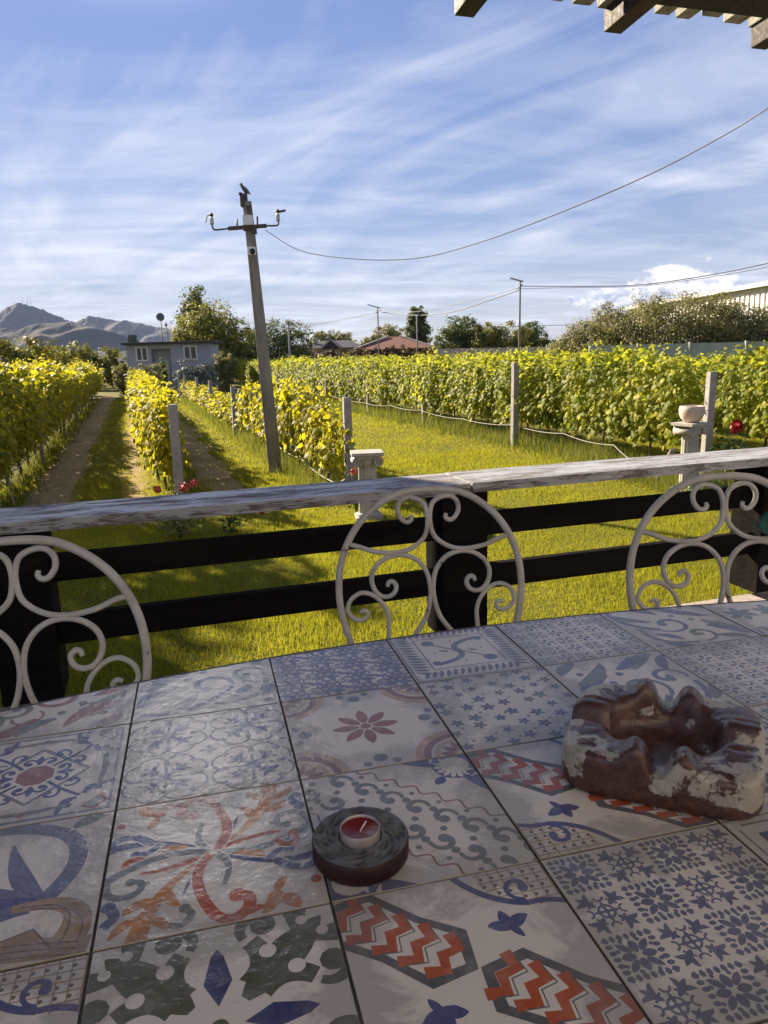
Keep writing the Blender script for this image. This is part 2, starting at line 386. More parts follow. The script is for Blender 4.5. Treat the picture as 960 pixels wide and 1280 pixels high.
def cat(pts, n=7):
    P = [Vector((x, y)) for x, y in pts]; P = [P[0] * 2 - P[1]] + P + [P[-1] * 2 - P[-2]]; out = []
    for i in range(1, len(P) - 2):
        for k in range(n):
            t = k / n
            q = .5 * ((2 * P[i]) + (P[i + 1] - P[i - 1]) * t + (2 * P[i - 1] - 5 * P[i] + 4 * P[i + 1] - P[i + 2]) * t * t + (3 * P[i] - P[i - 1] - 3 * P[i + 1] + P[i + 2]) * t ** 3)
            out.append((q.x, q.y))
    return out + [tuple(P[-2])]
def pt_interlace(P):                                   # red, orange, blue and grey ribbons crossing in the middle
    def rib(pts, w, c, blob=0.):
        q = cat(pts); ww = w if callable(w) else (lambda t: w)
        P.strip(q, lambda t: ww(t) + .016, 'white'); P.strip(q, ww, c)
        if blob: P.disc(q[-1][0], q[-1][1], blob, c)
    def half(i):
        rib([(-.04, .03), (-.14, .09), (-.28, .145), (-.42, .16), (-.53, .14)], lambda t: .018 + .04 * t, 'blue')
        rib([(-.30, .155), (-.36, .21), (-.44, .23), (-.49, .19)], lambda t: .05 - .01 * t, 'blue', .03); rib([(-.26, .125), (-.31, .08), (-.37, .085)], .035, 'blue', .024)
        rib([(.06, .05), (.15, .13), (.24, .25), (.30, .38), (.34, .54)], lambda t: .018 + .08 * t, 'orange')
        P.leaf((.20, .20), (.15, .33), -.35, .055, 'orange'); P.leaf((.25, .27), (.40, .33), -.3, .055, 'orange'); P.leaf((.29, .38), (.20, .47), .3, .05, 'orange'); P.leaf((.30, .36), (.44, .46), -.3, .05, 'orange')
        rib([(.04, .06), (.10, .16), (.14, .27)], lambda t: .03 - .02 * t, 'blue')
        P.leaf((-.09, .04), (-.25, .075), .12, .034, 'orange'); P.leaf((.10, -.055), (.25, -.10), -.1, .034, 'orange')
        rib([(.01, .01), (.14, .05), (.25, .07), (.34, .065)], lambda t: .042 - .026 * t, 'red')
        rib([(0, 0), (-.055, .07), (-.07, .15), (-.045, .25)], lambda t: .045 - .022 * t, 'grey')
        rib([(0, 0), (.12, -.03), (.26, -.025), (.40, .03), (.53, .11)], .046, 'grey')
        rib([(.49, .10), (.47, .18), (.40, .215), (.335, .185), (.33, .13), (.375, .115)], lambda t: .042 - .008 * t, 'grey', .026)
        rib([(0, 0), (.055, .08), (.075, .18), (.055, .30), (.0, .43), (-.07, .475), (-.14, .43), (-.15, .36), (-.10, .335)], lambda t: .048 + .012 * t, 'red', .04)
        P.leaf((-.12, .47), (-.22, .44), .25, .04, 'red')
        rib([(.20, .44), (.14, .45), (.10, .40), (.13, .355)], .036, 'grey', .027)
        rib([(.47, .38), (.43, .32), (.46, .26)], .05, 'blue', .034)
        P.disc(-.27, .40, .042, 'orange'); P.leaf((-.28, .40), (-.36, .49), .3, .075, 'orange'); P.leaf((-.25, .38), (-.20, .48), .3, .055, 'orange'); P.leaf((-.28, .37), (-.33, .28), .3, .045, 'orange')
        rib([(-.31, .0), (-.36, .045), (-.41, .02), (-.40, -.035)], .038, 'red', .027)
        P.disc(-.46, .33, .026, 'red'); P.disc(.30, .145, .014, 'grey')
    sym(P, half, 2)
    P.disc(0, 0, .022, 'white')
def pt_olive(P):                                       # olive scroll star with navy drops
    def q(i):
        P.poly([(0, .09), (.055, .20), (.026, .33), (0, .37), (-.026, .33), (-.055, .20)], 'navy')
    def d(i):
        mir(P, lambda: P.bez((.015, .20), (.02, .34), (.17, .36), lambda t: .13 - .05 * t, 'olive'))
        mir(P, lambda: P.scroll(.20, .44, .085, -PI / 2, .62, .07, 'olive'))
        P.leaf((0, .14), (0, .62), .0, .17, 'olive')
        mir(P, lambda: P.leaf((.05, .5), (.24, .66), .2, .1, 'olive'))
        mir(P, lambda: P.disc(.075, .36, .036, 'white'))
        mir(P, lambda: P.disc(.055, .56, .026, 'white'))
    sym(P, d, 4, PI / 4); sym(P, q)
    P.disc(0, 0, .035, 'olive')
def pt_chevron(P):                                     # grey framed bands of red zigzag, blue arches with lattice
    def hexband(x0, y0, x1, y1):
        L = math.hypot(x1 - x0, y1 - y0); a = math.atan2(y1 - y0, x1 - x0)
        P.push(tr(x0, y0) @ rot(a))
        h = .165
        def outl(hh, e): return [(-.02 + e, 0), (.10 + e * .6, hh), (L * .55, hh * .86), (L - .1 - e * .6, hh), (L + .02 - e, 0), (L - .1 - e * .6, -hh), (L * .5, -hh * .86), (.1 + e * .6, -hh)]
        P.poly(outl(h, 0), 'dark'); P.poly(outl(h - .045, .055), 'white')
        n = 5
        for i in range(n):
            x = .085 + (L - .2) * i / (n - 1) + .01
            P.strip([(x - .055, -.112), (x + .014, -.06), (x - .03, 0.0), (x + .014, .06), (x - .055, .112)], .056, 'red')
            if i < n - 1:
                x += .042
                P.strip([(x - .055, -.108), (x + .014, -.06), (x - .03, 0.0), (x + .014, .06), (x - .055, .108)], .008, 'dark')
        P.pop()
    hexband(-.52, .46, -.02, .0); hexband(.02, -.02, .52, -.46)
    for sg in (1, -1):
        P.push(scl(sg))
        # arch in the upper right corner
        n = 8
        for i in range(-2, 9):
            for j in range(-2, 9):
                x, y = .08 + i * .052, .5 - j * .05
                if (x - .42) ** 2 + (y - .5) ** 2 < .26 ** 2 and x < .5:
                    P.disc(x, y, .0105, 'olive', 6)
        for i in range(9):
            x = .15 + i * .052 - .026
            hh = math.sqrt(max(.27 ** 2 - (x - .42) ** 2, 0))
            if hh > .03: P.strip([(x, .5), (x, .5 - hh)], .006, 'ochre')
        for j in range(6):
            y = .5 - j * .05 - .025
            hh = math.sqrt(max(.27 ** 2 - (y - .5) ** 2, 0))
            if hh > .02: P.strip([(.42 - hh, y), (min(.42 + hh, .5), y)], .006, 'ochre')
        P.bez((.06, .5), (.16, .30), (.34, .26), .034, 'blue'); P.bez((.34, .26), (.46, .27), (.56, .18), .030, 'blue')
        P.scroll(.33, .36, .075, -PI / 2, -.8, .032, 'blue')
        P.disc(.20, .17, .03, 'blue'); P.leaf((.20, .14), (.30, .20), .2, .06, 'blue'); P.leaf((.20, .14), (.11, .18), -.2, .055, 'blue'); P.leaf((.20, .15), (.19, .25), 0, .05, 'blue'); P.leaf((.20, .17), (.24, .09), 0, .035, 'blue')
        P.pop()
def pt_wave(P):                                        # grey curls in a diagonal band between wavy red lines, blue corners
    P.push(rot(-PI / 4))
    for k in (-1, 1):
        P.strip([(x, k * (.235 + .022 * math.sin(x * 46))) for x in [-.75 + i * .0125 for i in range(121)]], .012, 'rose')
    for i in range(-4, 5):
        x = i * .165
        P.scroll(x, .09, .072, PI * .2, .72, .04, 'grey'); P.scroll(x + .085, -.085, .072, PI * 1.2, .72, .04, 'grey')
        P.disc(x + .085, .12, .024, 'grey'); P.disc(x, -.12, .024, 'grey'); P.disc(x + .04, .0, .02, 'grey'); P.disc(x + .082, .19, .016, 'grey'); P.disc(x, -.19, .016, 'grey')
    for k in (-1, 1):
        P.push(scl(1, k))
        P.disc(0, .56, .14, 'blue'); P.disc(0, .56, .085, 'white')
        for a in range(9):
            an = PI + PI * a / 8; P.leaf((.075 * math.cos(an), .56 + .075 * math.sin(an)), (.13 * math.cos(an), .56 + .13 * math.sin(an)), 0, .03, 'white')
        mir(P, lambda: P.scroll(.17, .52, .07, PI, -.7, .045, 'blue'))
        mir(P, lambda: P.leaf((.10, .48), (.28, .42), .2, .06, 'blue'))
        P.leaf((0, .42), (0, .33), 0, .06, 'blue')
        P.pop()
    P.pop()
def fleur(P, s, c):
    P.push(scl(s)); P.leaf((0, 0), (0, 1), 0, .34, c); mir(P, lambda: P.leaf((.05, .3), (.55, .72), .35, .26, c)); P.strip([(-.28, .26), (.28, .26)], .12, c); P.pop()
def pt_checker(P):                                     # four by four blue ornaments
    for i in range(4):
        for j in range(4):
            P.push(tr(-.365 + i * .243, -.365 + j * .243))
            if (i + j) % 2:
                for a in range(7):
                    for e in (-1, 1):
                        x = -.096 + a * .032
                        P.disc(x, e * .098, .013, 'slate', 6, .018); P.disc(e * .098, x, .018, 'slate', 6, .013)
                sym(P, lambda k: (P.leaf((0, .015), (0, .078), 0, .04, 'slate'), P.leaf((.02, .02), (.07, .07), 0, .03, 'slate'), P.disc(.035, .075, .011, 'slate', 6), P.disc(.078, .04, .010, 'slate', 6)))
            else:
                sym(P, lambda k: (P.push(tr(0, .045)), fleur(P, .095, 'slate'), P.pop()), 4, PI / 4)
                sym(P, lambda k: (P.arc(0, .085, .022, PI, 2 * PI, .011, 'slate', 6), P.leaf((0, .01), (0, .06), 0, .016, 'slate')))
                P.arc(0, 0, .036, 0, 2 * PI, .012, 'slate', 12); P.disc(0, 0, .014, 'slate', 8)
            P.pop()
def pt_quatre(P):                                      # two by two ringed quatrefoils with fleurs
    for i in (-.25, .25):
        for j in (-.25, .25):
            P.push(tr(i, j))
            def q(k):
                mir(P, lambda: P.arc(.075, .15, .085, -.2, PI * 1.05, .016, 'slate', 12))
                P.leaf((0, .0), (0, .13), 0, .02, 'slate')
            sym(P, q)
            sym(P, lambda k: (P.push(tr(0, .05)), fleur(P, .13, 'blue'), P.pop(), P.leaf((0, 0), (0, .08), 0, .03, 'blue')), 4, PI / 4)
            P.disc(0, 0, .018, 'blue', 8)
            P.pop()
    for k in (-.5, 0, .5):
        for j in (-.5, 0, .5):
            P.push(tr(k, j)); sym(P, lambda q: P.leaf((0, .01), (0, .06), 0, .03, 'slate')); P.pop()
def pt_daisy(P):
    sym(P, lambda i: P.leaf((0, .045), (0, .22), 0, .075, 'rose'), 8); P.disc(0, 0, .036, 'rose')
    def corner(i):
        P.push(tr(.5, .5))
        P.arc(0, 0, .27, PI, 1.5 * PI, .055, 'peach'); P.arc(0, 0, .225, PI, 1.5 * PI, .045, 'rose'); P.arc(0, 0, .165, PI, 1.5 * PI, .03, 'peach')
        for a in (1.08, 1.25, 1.42): P.leaf((.05 * math.cos(a * PI), .05 * math.sin(a * PI)), (.15 * math.cos(a * PI), .15 * math.sin(a * PI)), 0, .045, 'rose')
        P.pop()
    sym(P, corner)
    sym(P, lambda i: (P.disc(0, .40, .045, 'grey'), mir(P, lambda: P.disc(.09, .45, .028, 'grey'))))
def pt_medallion(P):
    for e, w, c in ((.455, .022, 'slate'), ):
        P.strip([(-e, -e), (e, -e), (e, e), (-e, e), (-e, -e)], w, c)
    P.strip([(0, .30), (.30, 0), (0, -.30), (-.30, 0), (0, .30)], .03, 'grey')
    P.poly([(.11 * math.cos(PI / 8 + i * PI / 4), .11 * math.sin(PI / 8 + i * PI / 4)) for i in range(8)], 'rose')
    def d(i):
        P.bez((0, .12), (.02, .25), (0, .40), .022, 'blue')
        mir(P, lambda: P.scroll(.075, .24, .055, PI, -.75, .026, 'blue')); mir(P, lambda: P.scroll(.09, .42, .06, PI, .6, .03, 'blue'))
        mir(P, lambda: P.leaf((.02, .4), (.2, .46), -.25, .04, 'blue'))
        P.poly([(-.07, .50), (.07, .50), (.05, .58), (-.05, .58)], 'rose'); P.poly([(-.05, .51), (.05, .51), (.035, .565), (-.035, .565)], 'pale')
    sym(P, d, 4, PI / 4)
    def s_(i):
        mir(P, lambda: P.scroll(.06, .15, .045, PI, -.75, .026, 'blue')); P.leaf((0, .12), (0, .22), 0, .04, 'blue')
        P.leaf((-.25, .36), (.25, .36), .12, .035, 'grey'); P.disc(0, .40, .02, 'rose')
    sym(P, s_)
def pt_stars(P):
    r_ = random.Random(3)
    for i in range(7):
        for j in range(7):
            x = -.44 + i * .147 + r_.uniform(-.03, .03); y = -.44 + j * .147 + (.06 if i % 2 else 0) + r_.uniform(-.03, .03); s = r_.uniform(.036, .056)
            P.push(tr(x, y) @ rot(r_.random() * 2)); c = 'slate' if r_.random() < .75 else 'grey'
            sym(P, lambda k: P.leaf((0, .004), (0, s), 0, s * .5, c), 5); P.pop()
            if r_.random() < .6: P.disc(x + .06, y + .055, .012, 'grey', 7)
def pt_damask(P):
    for i in range(4):
        for j in range(5):
            P.push(tr(-.375 + i * .25, -.45 + j * .25 - (.125 if i % 2 else 0)))
            sym(P, lambda k: P.leaf((0, .01), (0, .085), 0, .04, 'slate'), 6)
            P.arc(0, 0, .085, 0, 2 * PI, .018, 'slate', 14)
            sym(P, lambda k: (P.scroll(.05, .105, .04, PI, -.7, .018, 'slate', 10), P.leaf((0, .09), (-.06, .14), .3, .04, 'slate')), 4, PI / 4)
            mir(P, lambda: P.leaf((.0, -.1), (.11, -.125), .25, .05, 'slate'))
            P.pop()
def pt_frame(P):
    for e in (.475, .30): P.strip([(-e, -e), (e, -e), (e, e), (-e, e), (-e, -e)], .014, 'slate')
    def side(i):
        for a in range(14):
            x = -.36 + a * .056
            P.leaf((x, .335), (x + .04, .445), .12, .032, 'slate')
    sym(P, side)
    P.bez((-.24, -.22), (.06, -.16), (0, 0), .05, 'slate'); P.bez((0, 0), (-.06, .16), (.24, .22), .05, 'slate')
    P.bez((-.2, .2), (-.08, .05), (0, 0), .02, 'grey'); P.bez((.2, -.2), (.08, -.05), (0, 0), .02, 'grey')
    P.disc(-.2, .2, .055, 'slate'); P.disc(.2, -.2, .055, 'slate'); P.disc(-.24, -.2, .04, 'slate'); P.disc(.24, .2, .04, 'slate'); P.disc(0, 0, .035, 'slate')
    sym(P, lambda k: (P.disc(0, .2, .014, 'ochre'), P.leaf((0, .08), (.04, .16), 0, .03, 'grey')))
def pt_dense(P):
    for i in range(6):
        for j in range(6):
            P.push(tr(-.417 + i * .1667, -.417 + j * .1667))
            if (i + j) % 2: sym(P, lambda k: (P.leaf((0, .012), (0, .07), 0, .03, 'slate'), P.disc(.05, .05, .012, 'slate', 6)))
            else:
                sym(P, lambda k: P.leaf((0, .012), (0, .065), 0, .024, 'slate'), 4, PI / 4)
                P.strip([(-.06, -.06), (.06, -.06), (.06, .06), (-.06, .06), (-.06, -.06)], .012, 'slate')
            P.pop()
def acanthus(c1, c2, seed, k=1.):
    def f(P):
        r_ = random.Random(seed)
        P.push(rot(r_.choice((0, PI / 2, PI, 1.5 * PI))))
        P.bez((-.5, -.38), (-.1, -.55), (.12, -.2), .05, c1); P.scroll(.02, -.06, .19, -.9, .85, .055, c1)
        P.bez((.05, -.36), (.42, -.45), (.44, -.05), .045, c2); P.scroll(.29, .06, .15, -.3, .8, .05, c2)
        for a, b, w, bd, c in (((-.46, -.3), (-.2, -.02), .12, .3, c1), ((-.3, -.42), (-.06, -.16), .09, -.2, c2), ((-.42, -.05), (-.12, .2), .13, .25, c2), ((-.4, .12), (-.06, .42), .12, -.25, c1),
                               ((.14, .24), (.42, .46), .13, .25, c1), ((.0, .28), (.22, .47), .1, -.3, c2), ((.36, .16), (.5, .42), .09, .2, c2), ((.2, -.3), (.36, -.14), .08, .2, c1), ((.38, -.34), (.5, -.12), .08, -.2, c1), ((-.44, .3), (-.24, .48), .1, .2, c1)):
            P.leaf(a, b, bd, w, c)
        for x, y in ((-.14, .08), (.3, .06), (-.3, .28), (.42, -.42), (-.02, .2)): P.disc(x, y, .03, c2)
        P.pop()
    return f
def pt_ochre(P):                                       # blue scrolls over a broad ochre leaf
    P.bez((-.62, .36), (-.05, .60), (.27, .36), .085, 'slate'); P.bez((.27, .36), (.46, .16), (.24, -.14), .085, 'slate')
    P.bez((.24, -.12), (.10, .02), (.03, .33), lambda t: .10 * math.sin(PI * min(1, t * .8 + .16)), 'slate')
    P.bez((.22, -.12), (.02, -.06), (-.20, .10), lambda t: .11 * math.sin(PI * min(1, t * .75 + .2)), 'slate'); P.bez((.22, -.13), (.0, -.12), (-.26, -.02), lambda t: .10 * math.sin(PI * min(1, t * .8 + .18)), 'blue')
    P.bez((.20, -.15), (.05, -.17), (-.08, -.26), lambda t: .09 * (1 - .3 * t), 'slate'); P.disc(-.07, -.25, .06, 'slate')
    P.scroll(-.34, .17, .13, 1.2, .8, .06, 'umber'); P.disc(-.36, -.12, .07, 'grey'); P.disc(-.25, -.31, .085, 'slate'); P.disc(-.48, -.26, .06, 'umber')
    P.bez((.12, -.15), (.52, -.12), (.38, -.44), lambda t: .05 + .10 * t, 'ochre'); P.poly([(.05, -.36), (.24, -.30), (.33, -.43), (.16, -.45), (.02, -.47)], 'ochre')
    P.bez((-.6, -.45), (-.1, -.33), (.48, -.46), .12, 'ochre')
    for o in (-.035, .0, .035): P.bez((-.6, -.45 + o), (-.1, -.33 + o), (.44, -.46 + o), .008, 'umber')
    P.bez((.16, -.15), (.46, -.14), (.36, -.42), .010, 'umber'); P.strip([(.05, -.36), (.24, -.30), (.33, -.43)], .010, 'umber'); P.bez((.2, -.17), (.5, -.2), (.43, -.42), .008, 'umber')
    P.leaf((.30, .40), (.46, .47), .2, .08, 'grey'); P.disc(.1, .46, .03, 'slate')
def pt_redscroll(P):
    acanthus('rose', 'grey', 5)(P)
    sym(P, lambda k: P.arc(.2, .2, .1, 0, 4, .02, 'rose'))
def pt_ladder(P):
    for i in range(12):
        x = -.46 + i * .084
        P.strip([(x, .36), (x + .02, .48)], .034, 'slate'); P.strip([(x, -.48), (x + .02, -.36)], .034, 'slate')
    for y in (.34, .49, -.34, -.49): P.strip([(-.5, y), (.5, y)], .014, 'slate')
    for x in (-.3, 0, .3): P.push(tr(x, 0)); sym(P, lambda k: P.leaf((0, .02), (.02, .15), .2, .07, 'grey'), 6); P.disc(0, 0, .03, 'slate'); P.pop()
def pt_navyframe(P):
    P.strip([(-.36, -.36), (.36, -.36), (.36, .36), (-.36, .36), (-.36, -.36)], .05, 'navy')
    sym(P, lambda k: P.leaf((.0, .05), (.0, .30), .15, .14, 'orange'), 4, PI / 4); sym(P, lambda k: P.leaf((0, .04), (0, .28), 0, .07, 'olive')); P.disc(0, 0, .05, 'navy')
    sym(P, lambda k: P.strip([(-.42, .45), (.42, .45)], .012, 'grey'))
def pt_darkscroll(P):
    for i in range(3):
        for j in range(3):
            P.push(tr(-.33 + i * .33, -.33 + j * .33))
            sym(P, lambda k: (P.scroll(.07, .08, .06, PI, -.8, .026, 'dark', 14), P.leaf((0, .02), (0, .13), 0, .05, 'slate'), P.disc(.14, .02, .02, 'dark', 8)))
            P.pop()
TILES = {(1, 3): pt_interlace, (1, 4): pt_olive, (2, 4): pt_chevron, (3, 3): pt_chevron, (0, 4): pt_chevron, (2, 3): pt_wave, (3, 4): pt_checker,
         (1, 2): pt_quatre, (2, 2): pt_daisy, (0, 2): pt_medallion, (3, 2): pt_stars, (2, 1): pt_damask, (3, 1): pt_frame, (4, 1): pt_dense, (0, 3): pt_ochre,
         (1, 1): acanthus('slate', 'grey', 2), (4, 2): acanthus('grey', 'slate', 6), (5, 1): acanthus('slate', 'grey', 9), (0, 1): pt_redscroll, (5, 2): pt_dense,
         (4, 3): pt_darkscroll, (6, 1): pt_ladder, (4, 4): pt_navyframe, (6, 2): pt_ladder}
EXTRA = [pt_checker, pt_olive, pt_quatre, pt_interlace, pt_medallion, pt_daisy, pt_stars, pt_wave]

def clip(poly, conv):
    """Sutherland-Hodgman, conv counter-clockwise"""
    out = poly
    for i in range(len(conv)):
        a = conv[i]; b = conv[(i + 1) % len(conv)]
        ex, ey = b[0] - a[0], b[1] - a[1]
        inp = out; out = []
        if not inp: return []
        def sd(p): return ex * (p[1] - a[1]) - ey * (p[0] - a[0])
        for k in range(len(inp)):
            p, q = inp[k - 1], inp[k]; dp, dq = sd(p), sd(q)
            if dq >= 0:
                if dp < 0: t = dp / (dp - dq); out.append((p[0] + (q[0] - p[0]) * t, p[1] + (q[1] - p[1]) * t))
                out.append(q)
            elif dp >= 0:
                t = dp / (dp - dq); out.append((p[0] + (q[0] - p[0]) * t, p[1] + (q[1] - p[1]) * t))
    return out
def area(p): return sum(p[i - 1][0] * p[i][1] - p[i][0] * p[i - 1][1] for i in range(len(p))) / 2

# ---------------------------------------------------------------- the tiled table
TH = .2433; TX, TY, TZ = -.6372, 1.2416, .75
S = .2
EA, EB, ECX, ECY = 7.2 * S, 3.0 * S, 4.0 * S, -4.075 * S
table = thing('tiled_table', 'oval table topped with square patterned ceramic tiles in grey shade', 'table', (TX, TY, 0), TH)
def ell(k, n=96): return [(ECX + EA * k * math.cos(2 * PI * i / n), ECY + (EB + EA * (k - 1)) * math.sin(2 * PI * i / n)) for i in range(n)]
b = MB(); b.prism(ell(.998), TZ - .045, TZ - .0035); b.build('tabletop', m_grout, table)
b = MB(); o_, i_ = ell(1.006), ell(1.0)
n_ = len(o_)
b.add([(x, y, z) for z in (TZ - .05, TZ - .002) for x, y in o_] + [(x, y, z) for z in (TZ - .05, TZ - .002) for x, y in i_],
      [(k, (k + 1) % n_, n_ + (k + 1) % n_, n_ + k) for k in range(n_)] + [(n_ + k, n_ + (k + 1) % n_, 3 * n_ + (k + 1) % n_, 3 * n_ + k) for k in range(n_)])
b.build('edge_band', m_iron, table)
for sx in (-1, 1):
    b = MB(); px = ECX + sx * .62
    b.lathe([(0, 0), (.27, 0), (.27, .03), (.08, .06), (.055, .14), (.05, .45), (.075, .6), (.16, .69), (.16, .703)], 28, (px, ECY, 0))
    b.build('pedestal_leg', m_iron, table)
ep = ell(.9995)
TM = [GL[k] for k in CKEYS]
tr_ = random.Random(5)
for row in range(0, 8):
    for c in range(-4, 12):
        cx, cy = (c + .5) * S, -(row + .5) * S
        g = .0007 + tr_.uniform(0, .0005)
        sq = [(cx - S / 2 + g, cy - S / 2 + g), (cx + S / 2 - g, cy - S / 2 + g), (cx + S / 2 - g, cy + S / 2 - g), (cx - S / 2 + g, cy + S / 2 - g)]
        cv = clip(sq, ep)
        if len(cv) < 3 or area(cv) < S * S * .02: continue
        cl = [((x - cx), (y - cy)) for x, y in cv]
        q = []
        for p in cl:
            if not q or math.hypot(p[0] - q[-1][0], p[1] - q[-1][1]) > 5e-4: q.append(p)
        cl = q
        dz = tr_.uniform(-.0004, .0004)
        b = MB(); k = len(cl)
        cxm = sum(p[0] for p in cl) / k; cym = sum(p[1] for p in cl) / k
        ins = [(cxm + (x - cxm) * (1 - .0008 / max(.02, math.hypot(x - cxm, y - cym))), cym + (y - cym) * (1 - .0008 / max(.02, math.hypot(x - cxm, y - cym)))) for x, y in cl]
        b.add([(x, y, -.008) for x, y in cl] + [(x, y, -.0008) for x, y in cl] + [(x, y, 0) for x, y in ins],
              [(i, (i + 1) % k, k + (i + 1) % k, k + i) for i in range(k)] + [(k + i, k + (i + 1) % k, 2 * k + (i + 1) % k, 2 * k + i) for i in range(k)] + [tuple(range(2 * k, 3 * k))], CKEYS.index('umber'))
        b.m[-1] = 0
        P = Pat(); fn = TILES.get((c, row)) or EXTRA[(c * 3 + row * 5) % len(EXTRA)]
        fn(P)
        zi = 0
        cc = [(x * .998, y * .998) for x, y in ins]
        for it in P.p:
            mi = CKEYS.index(it[1]); zi = (zi + 1) % 160; z = 6e-5 + zi * 1e-6
            if len(it) == 2:
                pl = [(x * S, y * S) for x, y in it[0]]
                if area(pl) < 0: pl = pl[::-1]
                cxp = sum(p[0] for p in pl) / len(pl); cyp = sum(p[1] for p in pl) / len(pl)
                pl = clip(pl, cc)
                if len(pl) > 2 and abs(area(pl)) > 1e-8: b.add([(x, y, z) for x, y in pl], [tuple(range(len(pl)))], mi)
            else:
                L, Rr = it[0], it[2]
                for i in range(len(L) - 1):
                    pl = [(x * S, y * S) for x, y in (Rr[i], Rr[i + 1], L[i + 1], L[i])]
                    if area(pl) < 0: pl = pl[::-1]
                    pl = clip(pl, cc)
                    if len(pl) > 2 and abs(area(pl)) > 1e-9: b.add([(x, y, z + (i % 2) * 4e-7) for x, y in pl], [tuple(range(len(pl)))], mi)
        o = b.build('tile', TM, table, loc=(cx, cy, TZ + dz - .0004))

# ---------------------------------------------------------------- tealight and its holder
cpos = Vector((-.0315, .6235, TZ))
holder = thing('candle_holder', 'round dark red candle holder with a carved grey top, at the front of the table', 'candle holder', cpos + Vector((0, 0, .0006)))
holder.scale = (1, 1, .78)
b = MB(); b.lathe([(0, 0), (.044, 0), (.0450, .002), (.0465, .006), (.0465, .0255), (.0456, .027)], 56)
b.build('body', M('maroon_lacquer', (.030, .006, .007), (.016, .004, .004), 30, .45, .3, 90), holder)
hz = np.random.default_rng(3)
def carve(a, r, z):
    return 1.
b = MB(); nr, na = 18, 120
vs = []; fs = []
for j in range(nr + 1):
    r = .0456 - (.0456 - .0212) * j / nr
    for k in range(na):
        a = 2 * PI * k / na
        d = 0.
        if 1 < j < nr - 1:
            s1 = math.sin(a * 11 + r * 500) * math.sin(r * 480 + math.sin(a * 3) * 1.2 + 1)
            s2 = math.sin(a * 7 - r * 330 + 1.3)
            d = -.0046 * max(0, min(1, (s1 * .8 + s2 * .35 - .1) * 2.2))
        edge = -.0006 if j == 0 else 0
        vs.append((math.cos(a) * r, math.sin(a) * r, .0275 + d + edge))
for j in range(nr):
    for k in range(na):
        k2 = (k + 1) % na; fs.append((j * na + k, j * na + k2, (j + 1) * na + k2, (j + 1) * na + k))
b.add(vs, fs, 0, True); b.lathe([(.0212, .0275), (.0205, .0265), (.0205, .012), (0, .012)], 48)
b.build('carved_top', M('carved_grey_stone', (.14, .143, .14), (.07, .07, .07), 60, .7, .4, 160, dist=.002), holder)
tl = thing('tealight', 'small red wax tealight in a metal cup, set in the carved candle holder', 'candle', cpos + Vector((0, 0, .0103)))
b = MB(); b.lathe([(0, 0), (.0188, 0), (.0192, .001), (.0194, .0205), (.0190, .0212), (.0184, .0205), (.0183, .014)], 48); b.build('cup', m_alu, tl)
b = MB(); b.lathe([(.0182, .0182), (.0165, .0176), (.011, .0168), (.005, .0155), (.0015, .0148), (0, .0147)], 40); b.build('wax', m_wax, tl)
b = MB(); b.tube([(0, 0, .0145), (.001, .0008, .017), (.0048, .0024, .0225), (.0062, .003, .0245)], [.0009, .0009, .0008, .0006], 8); b.build('wick', m_wick, tl)

# ---------------------------------------------------------------- ashtray
ash = thing('ceramic_ashtray', 'heavy square ceramic ashtray in mottled brown and cream glaze', 'ashtray', (.314, .768, TZ + .0006), R(-24))
ash.scale = (1., 1., .93)
def ash_mat():
    t = NT('mottled_glaze'); v = t.pos((1, 1, 1)); 
    n1 = t.noise(v, 16, 6, .62, .5); n2 = t.noise(v, 70, 6, .7, .6); n3 = t.noise(t.pos((1, 1, .25)), 45, 5, .7, .3)
    f = t.math('ADD', t.math('MULTIPLY', n1, .72), t.math('MULTIPLY', n3, .28))
    brown = t.ramp(n2, [(.3, (.035, .014, .012)), (.55, (.075, .03, .022)), (.72, (.15, .07, .035))])
    cream = t.ramp(n2, [(.33, (.17, .11, .07)), (.42, (.30, .27, .22)), (.65, (.40, .37, .32))])
    sep = t.n('SeparateXYZ'); t.l(v, sep.inputs[0])
    base = t.ramp(sep.outputs['Z'], [(0, .22), (.022, 0.)])
    rad = t.math('SQRT', t.math('ADD', t.math('MULTIPLY', sep.outputs['X'], sep.outputs['X']), t.math('MULTIPLY', sep.outputs['Y'], sep.outputs['Y'])))
    inner = t.ramp(rad, [(.062, .11), (.085, 0.)]); high = t.ramp(sep.outputs['Z'], [(.055, 0.), (.062, .12)])
    edge = t.ramp(t.math('SUBTRACT', t.math('SUBTRACT', f, base), t.math('ADD', inner, high)), [(.50, 0.), (.53, 1.)])
    c = t.mix(edge, brown, cream)
    h = t.math('ADD', n2, t.math('MULTIPLY', edge, .6))
    return t.done(t.bsdf(c, t.ramp(n2, [(.3, .2), (.7, .5)]), t.bump(h, .5, .003), .5, Coat_Weight=.12))
NA, Hh = 160, .052
def sup(a, rx, ry, n=5.2): return (abs(math.cos(a) / rx) ** n + abs(math.sin(a) / ry) ** n) ** (-1 / n)
prof = [(0, .0, 'o'), (.93, 0, 'o'), (.985, .003, 'o'), (1.0, .010, 'o'), (1.0, .024, 'o'), (.995, .040, 'o'), (.985, .048, 'o'), (.955, .0525, 'r'), (.90, .054, 'r'), (.84, .054, 'r'), (.79, .054, 'r'), (.74, .0535, 'r'), (.70, .0515, 'r'), (.665, .046, 'i'), (.64, .036, 'i'), (.60, .022, 'i'), (.5, .015, 'i'), (.3, .013, 'i'), (0.0, .013, 'i')]
vs = []; fs = []
